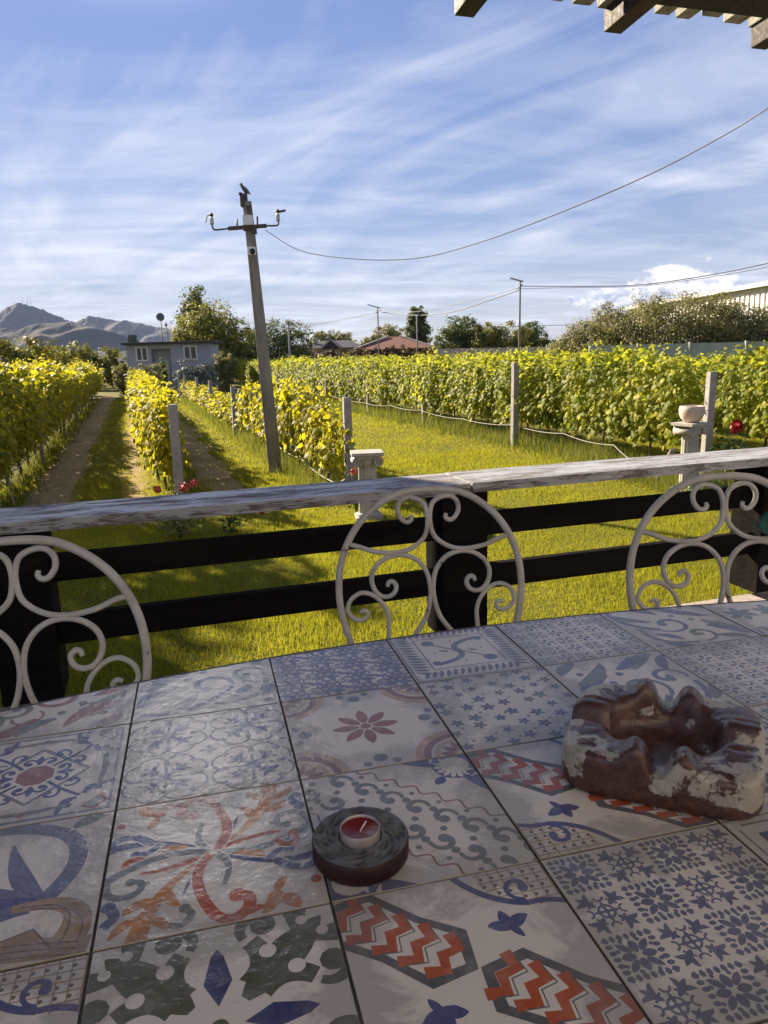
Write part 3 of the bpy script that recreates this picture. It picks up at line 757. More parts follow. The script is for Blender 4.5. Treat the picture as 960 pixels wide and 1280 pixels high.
for (k, z, ty) in prof:
    for i in range(NA):
        a = 2 * PI * i / NA
        ro = sup(a, .105, .098); rin = .092
        w = min(1, max(0, (k - .62) / .36)); rr = k * (ro * w + rin * (1 - w)) if k > .3 else k * rin
        hh = z
        if z > .034:
            for q in range(4):
                da = (a - q * PI / 2 + PI) % (2 * PI) - PI
                lat = math.sin(da) * rr
                if abs(da) < .9:
                    e = min(1, (z - .034) / .018)
                    fade = 1 if ty == 'r' else e
                    hump = .0155 if q in (1, 3) else .006
                    hh += fade * (hump * (math.exp(-((lat - .025) / .0125) ** 2) + math.exp(-((lat + .025) / .0125) ** 2)) - .016 * math.exp(-(lat / .0115) ** 4))
                    if q in (0, 2) and abs(lat) < .035: hh -= .004
            hh += .0018 * math.sin(3 * a + 1) + .001 * math.sin(7 * a)
        from mathutils import noise as _n
        q_ = Vector((rr * math.cos(a), rr * math.sin(a), hh))
        rr *= 1 + .012 * math.sin(2 * a + .5) + .006 * math.sin(5 * a) + .016 * _n.noise(q_ * 45) * (k > .2)
        hh += (.0022 * _n.noise(q_ * 60 + Vector((7, 3, 1))) + .0012 * _n.noise(q_ * 170)) * (hh > .02)
        vs.append((rr * math.cos(a), rr * math.sin(a), hh))
n = len(prof)
for j in range(n - 1):
    for k in range(NA):
        k2 = (k + 1) % NA; fs.append((j * NA + k, j * NA + k2, (j + 1) * NA + k2, (j + 1) * NA + k))
b = MB(); b.add(vs, fs, 0, True)
o = b.build('body', ash_mat(), ash)
sd = o.modifiers.new('s', 'SUBSURF'); sd.levels = 1; sd.render_levels = 1

# ---------------------------------------------------------------- wrought iron chairs
K = 1 / 1701.
def sm(pts, n=6):
    P = [Vector(p) for p in pts]; P = [P[0] * 2 - P[1]] + P + [P[-1] * 2 - P[-2]]; out = []
    for i in range(1, len(P) - 2):
        for j in range(n):
            t = j / n
            out.append(.5 * ((2 * P[i]) + (P[i + 1] - P[i - 1]) * t + (2 * P[i - 1] - 5 * P[i] + 4 * P[i + 1] - P[i + 2]) * t * t + (3 * P[i] - P[i - 1] - 3 * P[i + 1] + P[i + 2]) * t ** 3))
    return out + [P[-2]]
HOOP = [(0, 158), (60, 160), (125, 172), (195, 207), (262, 262), (312, 330), (342, 400), (357, 470), (360, 545), (352, 610), (338, 670), (318, 735), (298, 810), (285, 900)]
S1 = [(782 - 459, 346), (735 - 459, 357), (680 - 459, 378), (610 - 459, 388), (560 - 459, 384), (515 - 459, 366), (478 - 459, 333), (458 - 452, 290), (458 - 452, 245), (480 - 459, 206), (520 - 459, 187), (555 - 459, 190), (576 - 459, 214), (576 - 459, 245), (558 - 459, 271), (538 - 459, 276), (526 - 459, 265), (529 - 459, 251)]
S2 = [(560 - 459, 735), (520 - 459, 685), (488 - 459, 640), (466 - 456, 580), (462 - 456, 520), (480 - 459, 460), (520 - 459, 415), (575 - 459, 397), (630 - 459, 405), (675 - 459, 436), (692 - 459, 478), (684 - 459, 518), (660 - 459, 545), (630 - 459, 550), (606 - 459, 537), (598 - 459, 513), (610 - 459, 496), (627 - 459, 498), (632 - 459, 513)]
S3 = [(640 - 459, 735), (634 - 459, 665), (635 - 459, 620), (652 - 459, 578), (690 - 459, 541), (735 - 459, 530), (775 - 459, 552), (790 - 459, 588), (776 - 459, 615), (748 - 459, 631), (722 - 459, 625), (713 - 459, 607), (727 - 459, 596), (742 - 459, 602)]
def make_chair(label, loc, rz, k=1.):
    t = thing('garden_chair', label, 'chair', loc, rz, 'white wrought iron chairs round the table')
    TOP = .924; LEAN = .16
    def pt(x, y, sg=1):
        d = (y - 158) * K * 1.02
        return Vector((sg * x * K, .20 - d * LEAN, TOP - d))
    hp = [pt(x, y) for x, y in HOOP]
    full = [Vector((-p.x, p.y, p.z)) for p in hp[::-1]] + hp[1:]
    b = MB(); b.tube(sm(full, 4), .0080, 10); b.build('back_hoop', m_chair, t)
    for sg in (1, -1):
        for pts, w in ((S1, .0056), (S2, .0056), (S3, .0052)):
            q = sm([pt(x, y, sg) for x, y in pts], 5); N = len(q)
            b = MB(); b.tube(q, [w * (1 if i < N - 8 else 1 - .25 * (i - N + 8) / 8) for i in range(N)], 8)
            b.build('scroll', m_chair, t)
    zs = .45
    b = MB(); cy = -.07
    ring = [(.205 * math.cos(2 * PI * i / 40), cy + .205 * math.sin(2 * PI * i / 40), zs) for i in range(41)]
    b.tube(ring, .009, 8, caps=False)
    for i in range(-6, 7):
        y = i * .029; hw = math.sqrt(max(.2 ** 2 - y * y, 0))
        b.beam((-hw, cy + y, zs + .001), (hw, cy + y, zs + .001), .016, .004)
    b.build('seat', m_chair, t)
    for sx in (-1, 1):
        b = MB(); b.tube(sm([(sx * .165, .085, zs + .02), (sx * .17, .1, .3), (sx * .19, .16, .12), (sx * .215, .215, .01)], 5), .0095, 8); b.build('leg', m_chair, t)
        b = MB(); b.tube(sm([(sx * .145, -.2, zs - .005), (sx * .15, -.215, .3), (sx * .17, -.24, .12), (sx * .19, -.27, .01)], 5), .0095, 8); b.build('leg', m_chair, t)
    b = MB(); b.tube([(.15 * math.cos(2 * PI * i / 32), cy + .02 + .15 * math.sin(2 * PI * i / 32), .2) for i in range(33)], .006, 8, caps=False); b.build('stretcher', m_chair, t)
    return t
def chair_at(label, px, py, w, rz, k=1.):
    p = CAM + ray(px, py) * w
    off = Matrix.Rotation(rz, 3, 'Z') @ Vector((0, .20, 0))
    make_chair(label, (p.x - off.x, p.y - off.y, 0), rz).scale = (k, k, k)
chair_at('white scrollwork chair in front of the middle railing post', 534, 612, 1.657, R(8))
chair_at('white scrollwork chair cut off by the left edge of the photo', 12, 668, 1.275, R(12))
chair_at('white scrollwork chair near the right railing post, behind the ashtray', 906, 598, 1.62, R(2), 1.018)

# ---------------------------------------------------------------- terrace, railing
RA = R(17.475)
rdir = Vector((math.cos(RA), math.sin(RA), 0)); rn = Vector((-math.sin(RA), math.cos(RA), 0))
RP = Vector((.363, 2.955, 0))              # front edge of the handrail at the joint
def rail_pt(s, off, z): p = RP + rdir * s + rn * off; return Vector((p.x, p.y, z))
b = MB()
c = [rail_pt(-6, .085, 0), rail_pt(6, .085, 0), rail_pt(6, -7, 0), rail_pt(-6, -7, 0)]
b.prism([(p.x, p.y) for p in c[::-1]], GZ - .05, 0)
tag(b.build('terrace_floor', m_floor), kind='structure')
railing = thing('wooden_railing', 'black timber railing with a broad peeling white handrail along the terrace', 'railing', RP, RA)
ZT, TT, BW = .70, .042, .305
for s0, s1, dz in ((-3.6, -.0035, 0.), (.0035, 3.4, .003)):
    b = MB(); nseg = 26
    b.box(((s0 + s1) / 2, BW / 2, ZT - TT / 2 + dz), (s1 - s0, BW, TT))
    b.build('handrail_board', m_rail, railing, bevel=.004)
for ss in (-1.725, -.02, 1.642):
    w = .205
    b = MB(); b.box((ss, .02 + .1, (ZT - TT) / 2 + .012), (w, .2, ZT - TT - .026)); p = b.build('post', m_black, railing, bevel=.004)
    b = MB(); b.box((ss, .12, .006), (w * .5, .12, .011)); b.build('post_foot', m_galv, railing)
for a0, a1 in ((-1.725 + .104, -.02 - .104), (-.02 + .104, 1.642 - .104)):
    for z0, z1 in ((.455, .555), (.215, .325)):
        b = MB(); b.box(((a0 + a1) / 2, .09, (z0 + z1) / 2), (a1 - a0, .04, z1 - z0)); b.build('rail', m_black, railing, bevel=.003)
for a0, a1 in ((-3.6, -1.725 - .104), (1.642 + .104, 3.4)):
    for z0, z1 in ((.455, .555), (.215, .325)):
        b = MB(); b.box(((a0 + a1) / 2, .09, (z0 + z1) / 2), (a1 - a0, .04, z1 - z0)); b.build('rail', m_black, railing, bevel=.003)
# crumpled teal cloth on the right post
tc = CAM + ray(962, 652) * 3.42
b = MB(); r_ = random.Random(4)
vs = []; fs = []
for j in range(7):
    for i in range(10):
        a = 2 * PI * i / 10; rr = .055 * math.sin(PI * (j + .35) / 7) * (1 + .45 * math.sin(3 * a + j) * .6 + r_.uniform(-.2, .2))
        vs.append((rr * math.cos(a), rr * math.sin(a) * .6, .055 - j * .019))
for j in range(6):
    for i in range(10): fs.append((j * 10 + i, (j + 1) * 10 + i, (j + 1) * 10 + (i + 1) % 10, j * 10 + (i + 1) % 10))
fs.append(tuple(range(10))); fs.append(tuple(range(60, 70))[::-1])
b.add(vs, fs, 0, False)
tag(b.build('hanging_cloth', m_teal, loc=tc), 'small crumpled teal cloth by the right railing post', 'cloth')

# ---------------------------------------------------------------- pergola roof over the terrace
ROOFZ = 2.40
roof = thing('pergola_roof', 'dark timber roof overhang with brown rafter tails and pale slats', 'roof')
tip = onz(765, 42, ROOFZ)
a_r = R(16.5)
ed = Vector((math.cos(a_r), math.sin(a_r), 0)); en = Vector((-math.sin(a_r), math.cos(a_r), 0))
def roof_pt(s, off, z): p = tip + ed * s + en * off; return Vector((p.x, p.y, z))
RW, RH = .075, .078
sp_ = .62
for s in (-4 * sp_, -3 * sp_, -2 * sp_, -.985 * sp_, 0, 1.1 * sp_, 2.1 * sp_, 3.1 * sp_):
    b = MB(); b.beam(roof_pt(s, 0, ROOFZ + RH / 2), roof_pt(s, -4.4, ROOFZ + RH / 2 + .28), RW, RH); b.build('rafter', m_rafter, roof, bevel=.003)
b = MB(); b.beam(roof_pt(-3.6, -.25, ROOFZ + .07), roof_pt(3.4, -.25, ROOFZ + .07), .10, .10); b.build('beam', m_roofdk, roof, bevel=.004)
s = -3.4
sl_r = random.Random(9)
while s < 3.0:
    w = sl_r.uniform(.062, .085); e = sl_r.uniform(-.035, .03)
    b = MB(); b.beam(roof_pt(s, -.0 + e, ROOFZ + RH + .024), roof_pt(s, -2.2, ROOFZ + RH + .024 + .14), w, .042)
    b.build('slat', m_slat, roof, bevel=.002)
    s += w + sl_r.uniform(.03, .055)
b = MB(); b.beam(roof_pt(-6, -2.95, ROOFZ + .37), roof_pt(4, -2.95, ROOFZ + .37), .03, .03)
c = [roof_pt(-3.7, -.10, 0), roof_pt(3.4, -.10, 0), roof_pt(3.4, -2.5, 0), roof_pt(-3.7, -2.5, 0)]
b = MB()
b.add([(p.x, p.y, ROOFZ + RH + .052 + (0 if i < 2 else .176) + dz) for dz in (0, .03) for i, p in enumerate(c)], [(0, 1, 2, 3), (7, 6, 5, 4), (0, 4, 5, 1), (1, 5, 6, 2), (2, 6, 7, 3), (3, 7, 4, 0)])
b.build('roof_deck', m_roofdk, roof)

# ---------------------------------------------------------------- ground
def ground_mat():
    t = NT('lawn_ground'); v = t.pos((1, 1, 1), 'World')
    a = t.noise(v, .9, 5, .6); b_ = t.noise(v, 14, 6, .7); c_ = t.noise(v, .05, 3)
    g = t.ramp(t.math('ADD', t.math('MULTIPLY', a, .5), t.math('MULTIPLY', b_, .5)), [(.3, (.06, .062, .009)), (.5, (.13, .12, .014)), (.68, (.20, .165, .04))])
    far = t.ramp(c_, [(.35, (.07, .085, .02)), (.65, (.12, .11, .04))])
    c = t.mix(.25, g, far)
    return t.done(t.bsdf(c, .95, t.bump(b_, .8, .05), .1))
b = MB(); b.add([(-4880, -180, GZ), (4880, -180, GZ), (4880, 5180, GZ), (-4880, 5180, GZ)], [(0, 1, 2, 3)])
tag(b.build('lawn', ground_mat()), kind='structure')
def soil_mat():
    t = NT('dry_straw_soil'); v = t.pos((1, 1, 1), 'World'); w = t.pos((2, 9, 1), 'World', (0, 0, R(18)))
    n1 = t.noise(w, 7, 6, .7, .5); n2 = t.noise(v, 45, 5, .7); n3 = t.noise(v, 1.1, 4)
    c = t.ramp(t.math('ADD', t.math('MULTIPLY', n1, .6), t.math('MULTIPLY', n2, .4)), [(.34, (.22, .14, .065)), (.5, (.46, .33, .165)), (.68, (.64, .50, .27))])
    c = t.mix(t.ramp(n3, [(.5, 0.), (.72, .55)]), c, (.10, .105, .02))
    return t.done(t.bsdf(c, .95, t.bump(t.math('ADD', n1, n2), .9, .05), .1))
m_soil = soil_mat()
def track(u0, u1, v0, v1, k):
    """a flat strip of bare soil with ragged edges"""
    b = MB(); n = 220; vs = []
    r_ = np.random.default_rng(k)
    j1 = np.convolve(r_.normal(0, .16, n + 9), np.ones(5) / 5, 'same'); j2 = np.convolve(r_.normal(0, .16, n + 9), np.ones(5) / 5, 'same')
    for i in range(n + 1):
        u = u0 + (u1 - u0) * i / n; sq = min(1, i / 6, (n - i) / 6)
        m = (v0 + v1) / 2
        for v in (m + (v0 - m) * sq + j1[i], m + (v1 - m) * sq + j2[i]): p = rc(u, v, GZ + .004 + .002 * (k % 3)); vs.append(p)
    b.add(vs, [(2 * i, 2 * i + 1, 2 * i + 3, 2 * i + 2) for i in range(n)])
    tag(b.build('dirt_track', m_soil), kind='structure')
TRK = [(8.0, 50, -1.80, -.92), (9.4, 50, -.26, .16), (9.8, 48, .95, 1.65)]
for i, a in enumerate(TRK): track(*a, i)

# ---------------------------------------------------------------- grapevines
def vine_mesh(k, h, half, dens, z0, mat, lean=0., length=1.5, top=.24):
    r = np.random.default_rng(100 + k)
    Ps = []; Ns = []; Ds = []; Ss = []
    nsh = int(34 * dens)
    for s in range(nsh):                                            # shoots that carry leaves
        x0 = r.uniform(-length / 2, length / 2); y0 = r.normal(0, .06)
        dx = r.normal(0, .20); dy = r.normal(lean, .26); L = r.uniform(.75, 1.15) * (h - z0 - .15)
        droop = r.uniform(.0, .22)
        m = int(r.uniform(15, 24))
        for i in range(m):
            t = (i + r.random()) / m
            y = y0 + dy * t + np.sign(dy) * droop * t * t * 1.3; y = np.clip(y, -half, half)
            p = (x0 + dx * t + r.normal(0, .05), y + r.normal(0, .07), z0 + .15 + L * t - droop * t * t * .8 + r.normal(0, .04))
            side = r.choice((-1, 1)); out = np.sign(p[1] + r.normal(0, .08))
            Ps.append(p); Ns.append((r.normal(0, .5), out * .8 + r.normal(0, .4), .55 + r.normal(0, .4)))
            Ds.append((side * .6 + r.normal(0, .4), out * .5 + r.normal(0, .3), -.5 + r.normal(0, .35))); Ss.append(r.uniform(.07, .13) * (1 - .45 * t ** 3))
    n = int(900 * dens)                                             # outer skin of the hedge, in clumps
    q1, q2, q3, q4 = r.uniform(0, 6.28, 4)
    for i in range(n):
        z = z0 + (h - z0) * r.beta(1.25, 1.1); f = (z - z0) / (h - z0)
        xx = r.uniform(-length / 2 - .1, length / 2 + .1)
        cl_ = math.sin(xx * 7.5 + q1 + 1.5 * math.sin(z * 4 + q3)) * math.sin(z * 5.5 + q2 + 1.2 * math.sin(xx * 5 + q4))
        if cl_ < -.12 + r.normal(0, .22) or z < z0 + .22 * abs(math.sin(xx * 4.2 + q3)) + .05: continue
        hw = half * (1 + .22 * cl_) * (.72 + .5 * math.sin(PI * min(1, f * .9 + .12))) * .8
        sd = r.choice((-1, 1)); y = sd * hw * r.uniform(.55, 1.08)
        Ps.append((xx, y, z + r.normal(0, .05)))
        Ns.append((r.normal(0, .5), sd * 1. + r.normal(0, .35), .5 + r.normal(0, .4))); Ds.append((r.normal(0, .6), sd * .4 + r.normal(0, .3), -.7 + r.normal(0, .3))); Ss.append(r.uniform(.075, .14))
    n = int(170 * dens)                                             # top
    for i in range(n):
        Ps.append((r.uniform(-length / 2, length / 2), r.normal(0, half * .5), h + r.normal(0, top * .5)))
        Ns.append((r.normal(0, .5), r.normal(0, .5), .8)); Ds.append((r.normal(0, 1), r.normal(0, 1), -.3)); Ss.append(r.uniform(.08, .14))
    for s in range(9):                                              # tips above the rest
        x0 = r.uniform(-length / 2, length / 2); y0 = r.normal(0, .1); H = r.uniform(.5, 1.3) * top * 1.6; dx = r.normal(0, .12)
        for i in range(6):
            t = i / 6; Ps.append((x0 + dx * t, y0 + r.normal(0, .04), h + H * t)); Ns.append((r.normal(0, .6), r.normal(0, .6), .5)); Ds.append((r.normal(0, 1), r.normal(0, 1), -.2)); Ss.append(r.uniform(.05, .1) * (1 - .5 * t))
    return cloud('vine_foliage', Ps, Ns, Ds, Ss, VINE_T, mat)
def trunk_mesh(k, h, z0):
    r = random.Random(k); b = MB()
    pts = [(0, 0, -.03)]; x = y = 0
    for i in range(1, 8): x += r.uniform(-.03, .03); y += r.uniform(-.025, .025); pts.append((x, y, (z0 + .25) * i / 7))
    b.tube(pts, [.032, .027, .024, .024, .022, .024, .022, .016], 7, m_vinebark and 0)
    tx, ty, tz = pts[-1]
    for s in (-1, 1):
        q = [(tx, ty, tz)] + [(tx + s * .17 * i, ty + r.uniform(-.03, .03), tz + .04 + r.uniform(-.02, .03)) for i in range(1, 5)]
        b.tube(q, [.016, .013, .012, .01, .006], 6)
    for i in range(8):
        s = r.uniform(-.6, .6); b.tube([(s, 0, tz + .03), (s + r.uniform(-.1, .1), r.uniform(-.15, .15), tz + (h - tz) * .5), (s + r.uniform(-.15, .15), r.uniform(-.25, .25), tz + (h - tz) * .9)], [.006, .005, .003], 5)
    me = b.build('t', m_vinebark).data; o = [o for o in COL.objects if o.data == me][0]; bpy.data.objects.remove(o)
    return me
TALLY = [vine_mesh(i, 1.86, .42, 1.0, .42, m_vineY) for i in range(5)]
TALLG = [vine_mesh(20 + i, 1.88, .42, 1.15, .40, m_vineG) for i in range(6)]
MIDY = [vine_mesh(40 + i, 1.34, .33, .72, .22, m_vineY, top=.2) for i in range(4)]
THIN = [vine_mesh(60 + i, .98, .22, .30, .22, m_vineY, top=.22) for i in range(4)]
TRT = [trunk_mesh(i, 1.8, .5) for i in range(4)]; TRS = [trunk_mesh(9 + i, 1.2, .3) for i in range(3)]
def vine_row(u0, u1, step, v, fol, trk, label, group, hs=1., skip=0., seed=0):
    r = random.Random(seed); u = u0; first = None; n = 0
    while u < u1:
        if r.random() >= skip:
            p = rc(u, v + r.uniform(-.06, .06))
            rz = -HD + PI / 2 + (PI if r.random() < .5 else 0) + r.uniform(-.05, .05)
            if first is None:
                t = thing('grapevine', label, 'grapevine', (0, 0, 0), 0, group)
                link_mesh('trunk', trk[0], t); link_mesh('foliage', fol[0], t); first = t
            else: t = copy_tree(first)
            t.location = p; t.rotation_euler = (0, 0, rz)
            k = hs * r.uniform(.88, 1.07); t.scale = (1.0 * r.uniform(.95, 1.06), r.uniform(.78, 1.16), k)
            for c in t.children:
                c.data = r.choice(trk) if c.data in trk else r.choice(fol)
            n += 1
        u += step * r.uniform(.95, 1.05)
    return n
NV = 0
NV += vine_row(9.8, 50, 1.3, -2.15, TALLY, TRT, 'tall yellow green grapevine in the dense row along the left side of the dirt track', 'vines of the row left of the dirt track', .965, seed=1)
NV += vine_row(10.4, 50, 1.5, -4.3, TALLY, TRT, 'yellow green grapevine in the second row left of the dirt track', 'vines of the second row left of the track', .97, seed=2)
NV += vine_row(11, 50, 1.5, -6.5, TALLY, TRT, 'yellow green grapevine in the third row left of the dirt track', 'vines of the third row left of the track', .98, seed=3)
NV += vine_row(13, 50, 1.6, -8.7, TALLY, TRT, 'yellow green grapevine in the fourth row left of the dirt track', 'vines of the fourth row left of the track', .98, seed=4)
NV += vine_row(12.0, 45, 1.15, .36, MIDY, TRS, 'low bright yellow grapevine in the row right of the dirt track', 'vines of the row right of the dirt track', 1.0, .03, seed=5)
LB = ('thin young grapevine in the sparse row by the leaning pole', 'vines of the sparse row by the leaning pole')
NV += vine_row(10.9, 19.5, 1.05, 2.74, THIN, TRS, *LB, 1.26, .1, seed=6)
NV += vine_row(20.3, 45, 1.15, 2.78, THIN, TRS, *LB, .86, .18, seed=16)
NV += vine_row(10.3, 77, 1.4, 8.34, TALLG, TRT, 'tall green grapevine in the long row facing the lawn', 'vines of the long row facing the lawn', .93, seed=7)
NV += vine_row(8.2, 73, 1.8, 10.5, TALLG, TRT, 'green grapevine in the second row beyond the lawn', 'vines of the second row beyond the lawn', .915, seed=8)
NV += vine_row(8.2, 68, 2.0, 12.8, TALLG, TRT, 'green grapevine in the third row beyond the lawn', 'vines of the third row beyond the lawn', .915, seed=9)
NV += vine_row(10, 52, 2.0, 15.1, TALLG, TRT, 'green grapevine in the farthest row beyond the lawn', 'vines of the farthest row beyond the lawn', .92, seed=10)
print('vines', NV)

# ---------------------------------------------------------------- posts
def post(label, p, h, w, group=None, lean=0., cap=False, rz=None, mat=m_conc):
    t = thing('vineyard_post', label, 'post', p, -HD if rz is None else rz, group)
    t.rotation_euler[1] = lean
    b = MB(); b.box((0, 0, h / 2 - .1), (w, w, h + .2), taper=.86); b.build('shaft', mat, t, bevel=w * .09)
    b = MB()
    for z in (.45, .8, 1.1):
        if z < h - .1: b.tube([(-w * .53, -w * .53, z), (w * .53, -w * .53, z), (w * .53, w * .53, z), (-w * .53, w * .53, z), (-w * .53, -w * .53, z)], .003, 5)
    b.build('wire_tie', m_wireg, t)
    if cap: b = MB(); b.lathe([(0, h), (.012, h), (.022, h + .02), (.014, h + .045), (.004, h + .07), (0, h + .07)], 10); b.build('cap_knob', m_iron, t)
    return t
post('concrete post at the near end of the row right of the dirt track', onz(226, 626), 1.42, .145, rz=R(8))
post('concrete post with a black knob on top, left of the short white pillar', onz(438, 622), 1.46, .13, cap=True, rz=R(14))
post('tall concrete post behind the stone bowl and right white pillar', onz(880, 603), 1.66, .125, lean=R(.4), rz=R(10))
for px, py, h, lab in ((295, 545, 1.32, 'pale concrete post just left of the leaning pole'), (266, 524, 1.34, 'second pale concrete post left of the leaning pole'), (249, 511, 1.34, 'third pale concrete post left of the leaning pole')):
    post(lab, onz(px, py), h, .13)
for u in (43, 49, 55): pass
for u in (38.5, 43.5, 48): post('small pale post far down the sparse row, in front of the grey shed', rc(u, 2.62), 1.35, .12, 'far posts of the sparse row')
post('tallest concrete post in the long row facing the lawn, under the overhead line', onz(643, 558), 1.80, .14)
post('second concrete post in the long row facing the lawn, counted from the right', onz(530, 531), 1.35, .12)
post('third concrete post in the long row facing the lawn, counted from the right', onz(461, 517), 1.2, .12)
for u in (30.5, 36, 41.5, 47, 52.5): post('short distant post at the foot of the long row facing the lawn', rc(u, 7.84), 1.1, .11, 'far posts of the long row')
for u in (10.6, 16, 21.5, 27, 32.5, 38): post('dark post at the foot of the dense row left of the dirt track', rc(u, -1.80), 1.0, .07, 'posts of the row left of the dirt track', mat=m_concD)

# hoses and wires of the rows
def sag_line(name, label, cat, pts, r, mat, sag=.05, group=None, seg=6, rs=0):
    q = []; rr = random.Random(rs)
    for a, c in zip(pts[:-1], pts[1:]):
        for i in range(seg): t = i / seg; p = Vector(a).lerp(Vector(c), t); p.z -= 4 * sag * t * (1 - t); q.append(p)
    q.append(Vector(pts[-1]))
    b = MB(); b.tube(q, r, 7); return tag(b.build(name, mat), label, cat, group)
hp = [onz(20, 645) + Vector((0, 0, .15))] + [rc(u, -1.74, GZ + .56 + .04 * math.sin(u * 2.3)) for u in (11.2, 13, 16, 19, 22, 25, 28, 31, 34, 37, 40, 45)]
sag_line('irrigation_hose', 'pale irrigation hose slung along the dense left vine row', 'hose', hp, .009, m_hose, .05)
hp = [rc(8.9, 7.55, GZ + .02), rc(9.6, 7.75, GZ + .10), rc(10.8, 7.92, GZ + .38), rc(12.4, 7.92, GZ + .44), rc(14.3, 7.90, GZ + .46)] + [rc(u, 7.90, GZ + .42 + .04 * math.sin(u * 1.7)) for u in (17, 19.9, 22.5, 25.3, 30, 34, 38, 42, 47, 53)]
sag_line('irrigation_hose', 'pale irrigation hose slung low along the long row facing the lawn', 'hose', hp, .009, m_hose, .05)
hp = [rc(10.2, 2.75, GZ + .2), rc(12.6, 2.72, GZ + .3), rc(15, 2.7, GZ + .34), rc(19.9, 2.66, GZ + .45), rc(26, 2.6, GZ + .45), rc(33, 2.6, GZ + .45), rc(43, 2.62, GZ + .45)]
sag_line('irrigation_hose', 'thin pale hose along the sparse row behind the leaning pole', 'hose', hp, .010, m_hose, .06)

# ---------------------------------------------------------------- grass
def ingroup(u, v):
    for a in TRK:
        pass
    return True
def blades(n, u_rng, v_rng, hmin, hmax, wid, dfun, seed, keep=None, lean=.5):
    r = np.random.default_rng(seed)
    u = r.uniform(*u_rng, n); v = r.uniform(*v_rng, n)
    x = u * UV_U.x + v * UV_V.x; y = u * UV_U.y + v * UV_V.y
    d = np.hypot(x, y)
    ok = (r.random(n) < dfun(d)) & (np.abs(x) < .60 * y + 1.2) & (y > 4.0)
    # stay off the terrace
    off = (x - RP.x) * rn.x + (y - RP.y) * rn.y
    ok &= off > .3
    if keep is not None: ok &= keep(u, v, r)
    u, v, x, y, d = u[ok], v[ok], x[ok], y[ok], d[ok]; m = len(u)
    P = np.stack([x, y, np.full(m, GZ - .003)], 1)
    a = r.uniform(0, 2 * PI, m); el = np.abs(r.normal(0, lean, m)).clip(0, 1.3)
    D = np.stack([np.cos(a) * np.sin(el), np.sin(a) * np.sin(el), np.cos(el)], 1)
    N = np.stack([np.cos(a + r.normal(0, .8, m)), np.sin(a + r.normal(0, .8, m)), r.normal(0, .2, m)], 1)
    k = (d / 8).clip(1, 4)
    pt_ = np.sin(x * 1.7 + 1.3 * np.sin(y * 1.1)) * np.sin(y * 1.9 + 1.1 * np.sin(x * 1.3 + 2)) + .5 * np.sin(x * 5.1 + 2 * np.sin(y * 3.7)) * np.sin(y * 4.3)
    H = r.uniform(hmin, hmax, m) * (1 + .25 * (k - 1)) * (1 + .38 * pt_).clip(.35, 1.9); W = wid * k
    return P, N, D, H, W
def keepLawn(u, v, r):
    ok = np.ones(len(u), bool)
    for (u0, u1, v0, v1) in TRK:
        e = .12
        inside = (u > u0 + .4) & (u < u1) & (v > v0 + e) & (v < v1 - e)
        ok &= ~(inside & (r.random(len(u)) > (.04 if v0 < -.5 else .3)))
    return ok
parts = [blades(1500000, (4, 14), (-3, 13), .022, .058, .0048, lambda d: (8 / d).clip(0, 1) ** 2 * .62, 1, keepLawn, .75),
         blades(600000, (14, 45), (-2, 8.6), .025, .06, .0050, lambda d: (14 / d).clip(0, 1) ** 2 * .55, 2, keepLawn, .7)]
cat_ = [np.concatenate([p[i] for p in parts]) for i in range(5)]
print('grass', len(cat_[0]))
me = cloud('grass_blades', cat_[0], cat_[1], cat_[2], cat_[3], BLADE_T, m_grass, cat_[4])
tag(link_mesh('lawn_grass', me), kind='stuff')
def nearrow(c, w):
    return lambda u, v, r: r.random(len(u)) < np.exp(-((v - c) / w) ** 2)
parts = [blades(60000, (8.6, 40), (7.2, 9.2), .10, .34, .006, lambda d: (11 / d).clip(0, 1) ** 1.5, 3, nearrow(8.05, .45), .45),
         blades(26000, (9.5, 40), (2.1, 3.2), .10, .32, .006, lambda d: (11 / d).clip(0, 1) ** 1.5, 4, nearrow(2.65, .3), .5),
         blades(16000, (9.5, 40), (.2, 1.1), .08, .26, .006, lambda d: (11 / d).clip(0, 1) ** 1.5, 5, nearrow(.6, .25), .5),
         blades(20000, (9.5, 40), (-2.6, -1.4), .08, .26, .006, lambda d: (11 / d).clip(0, 1) ** 1.5, 6, nearrow(-1.9, .25), .5),
         blades(30000, (7.0, 10.5), (7.0, 12.5), .08, .32, .006, lambda d: d * 0 + .45, 7, None, .5)]
cat_ = [np.concatenate([p[i] for p in parts]) for i in range(5)]
me = cloud('tall_grass_blades', cat_[0], cat_[1], cat_[2], cat_[3], BLADE_T, m_grassT, cat_[4])
tag(link_mesh('tall_grass', me), kind='stuff')

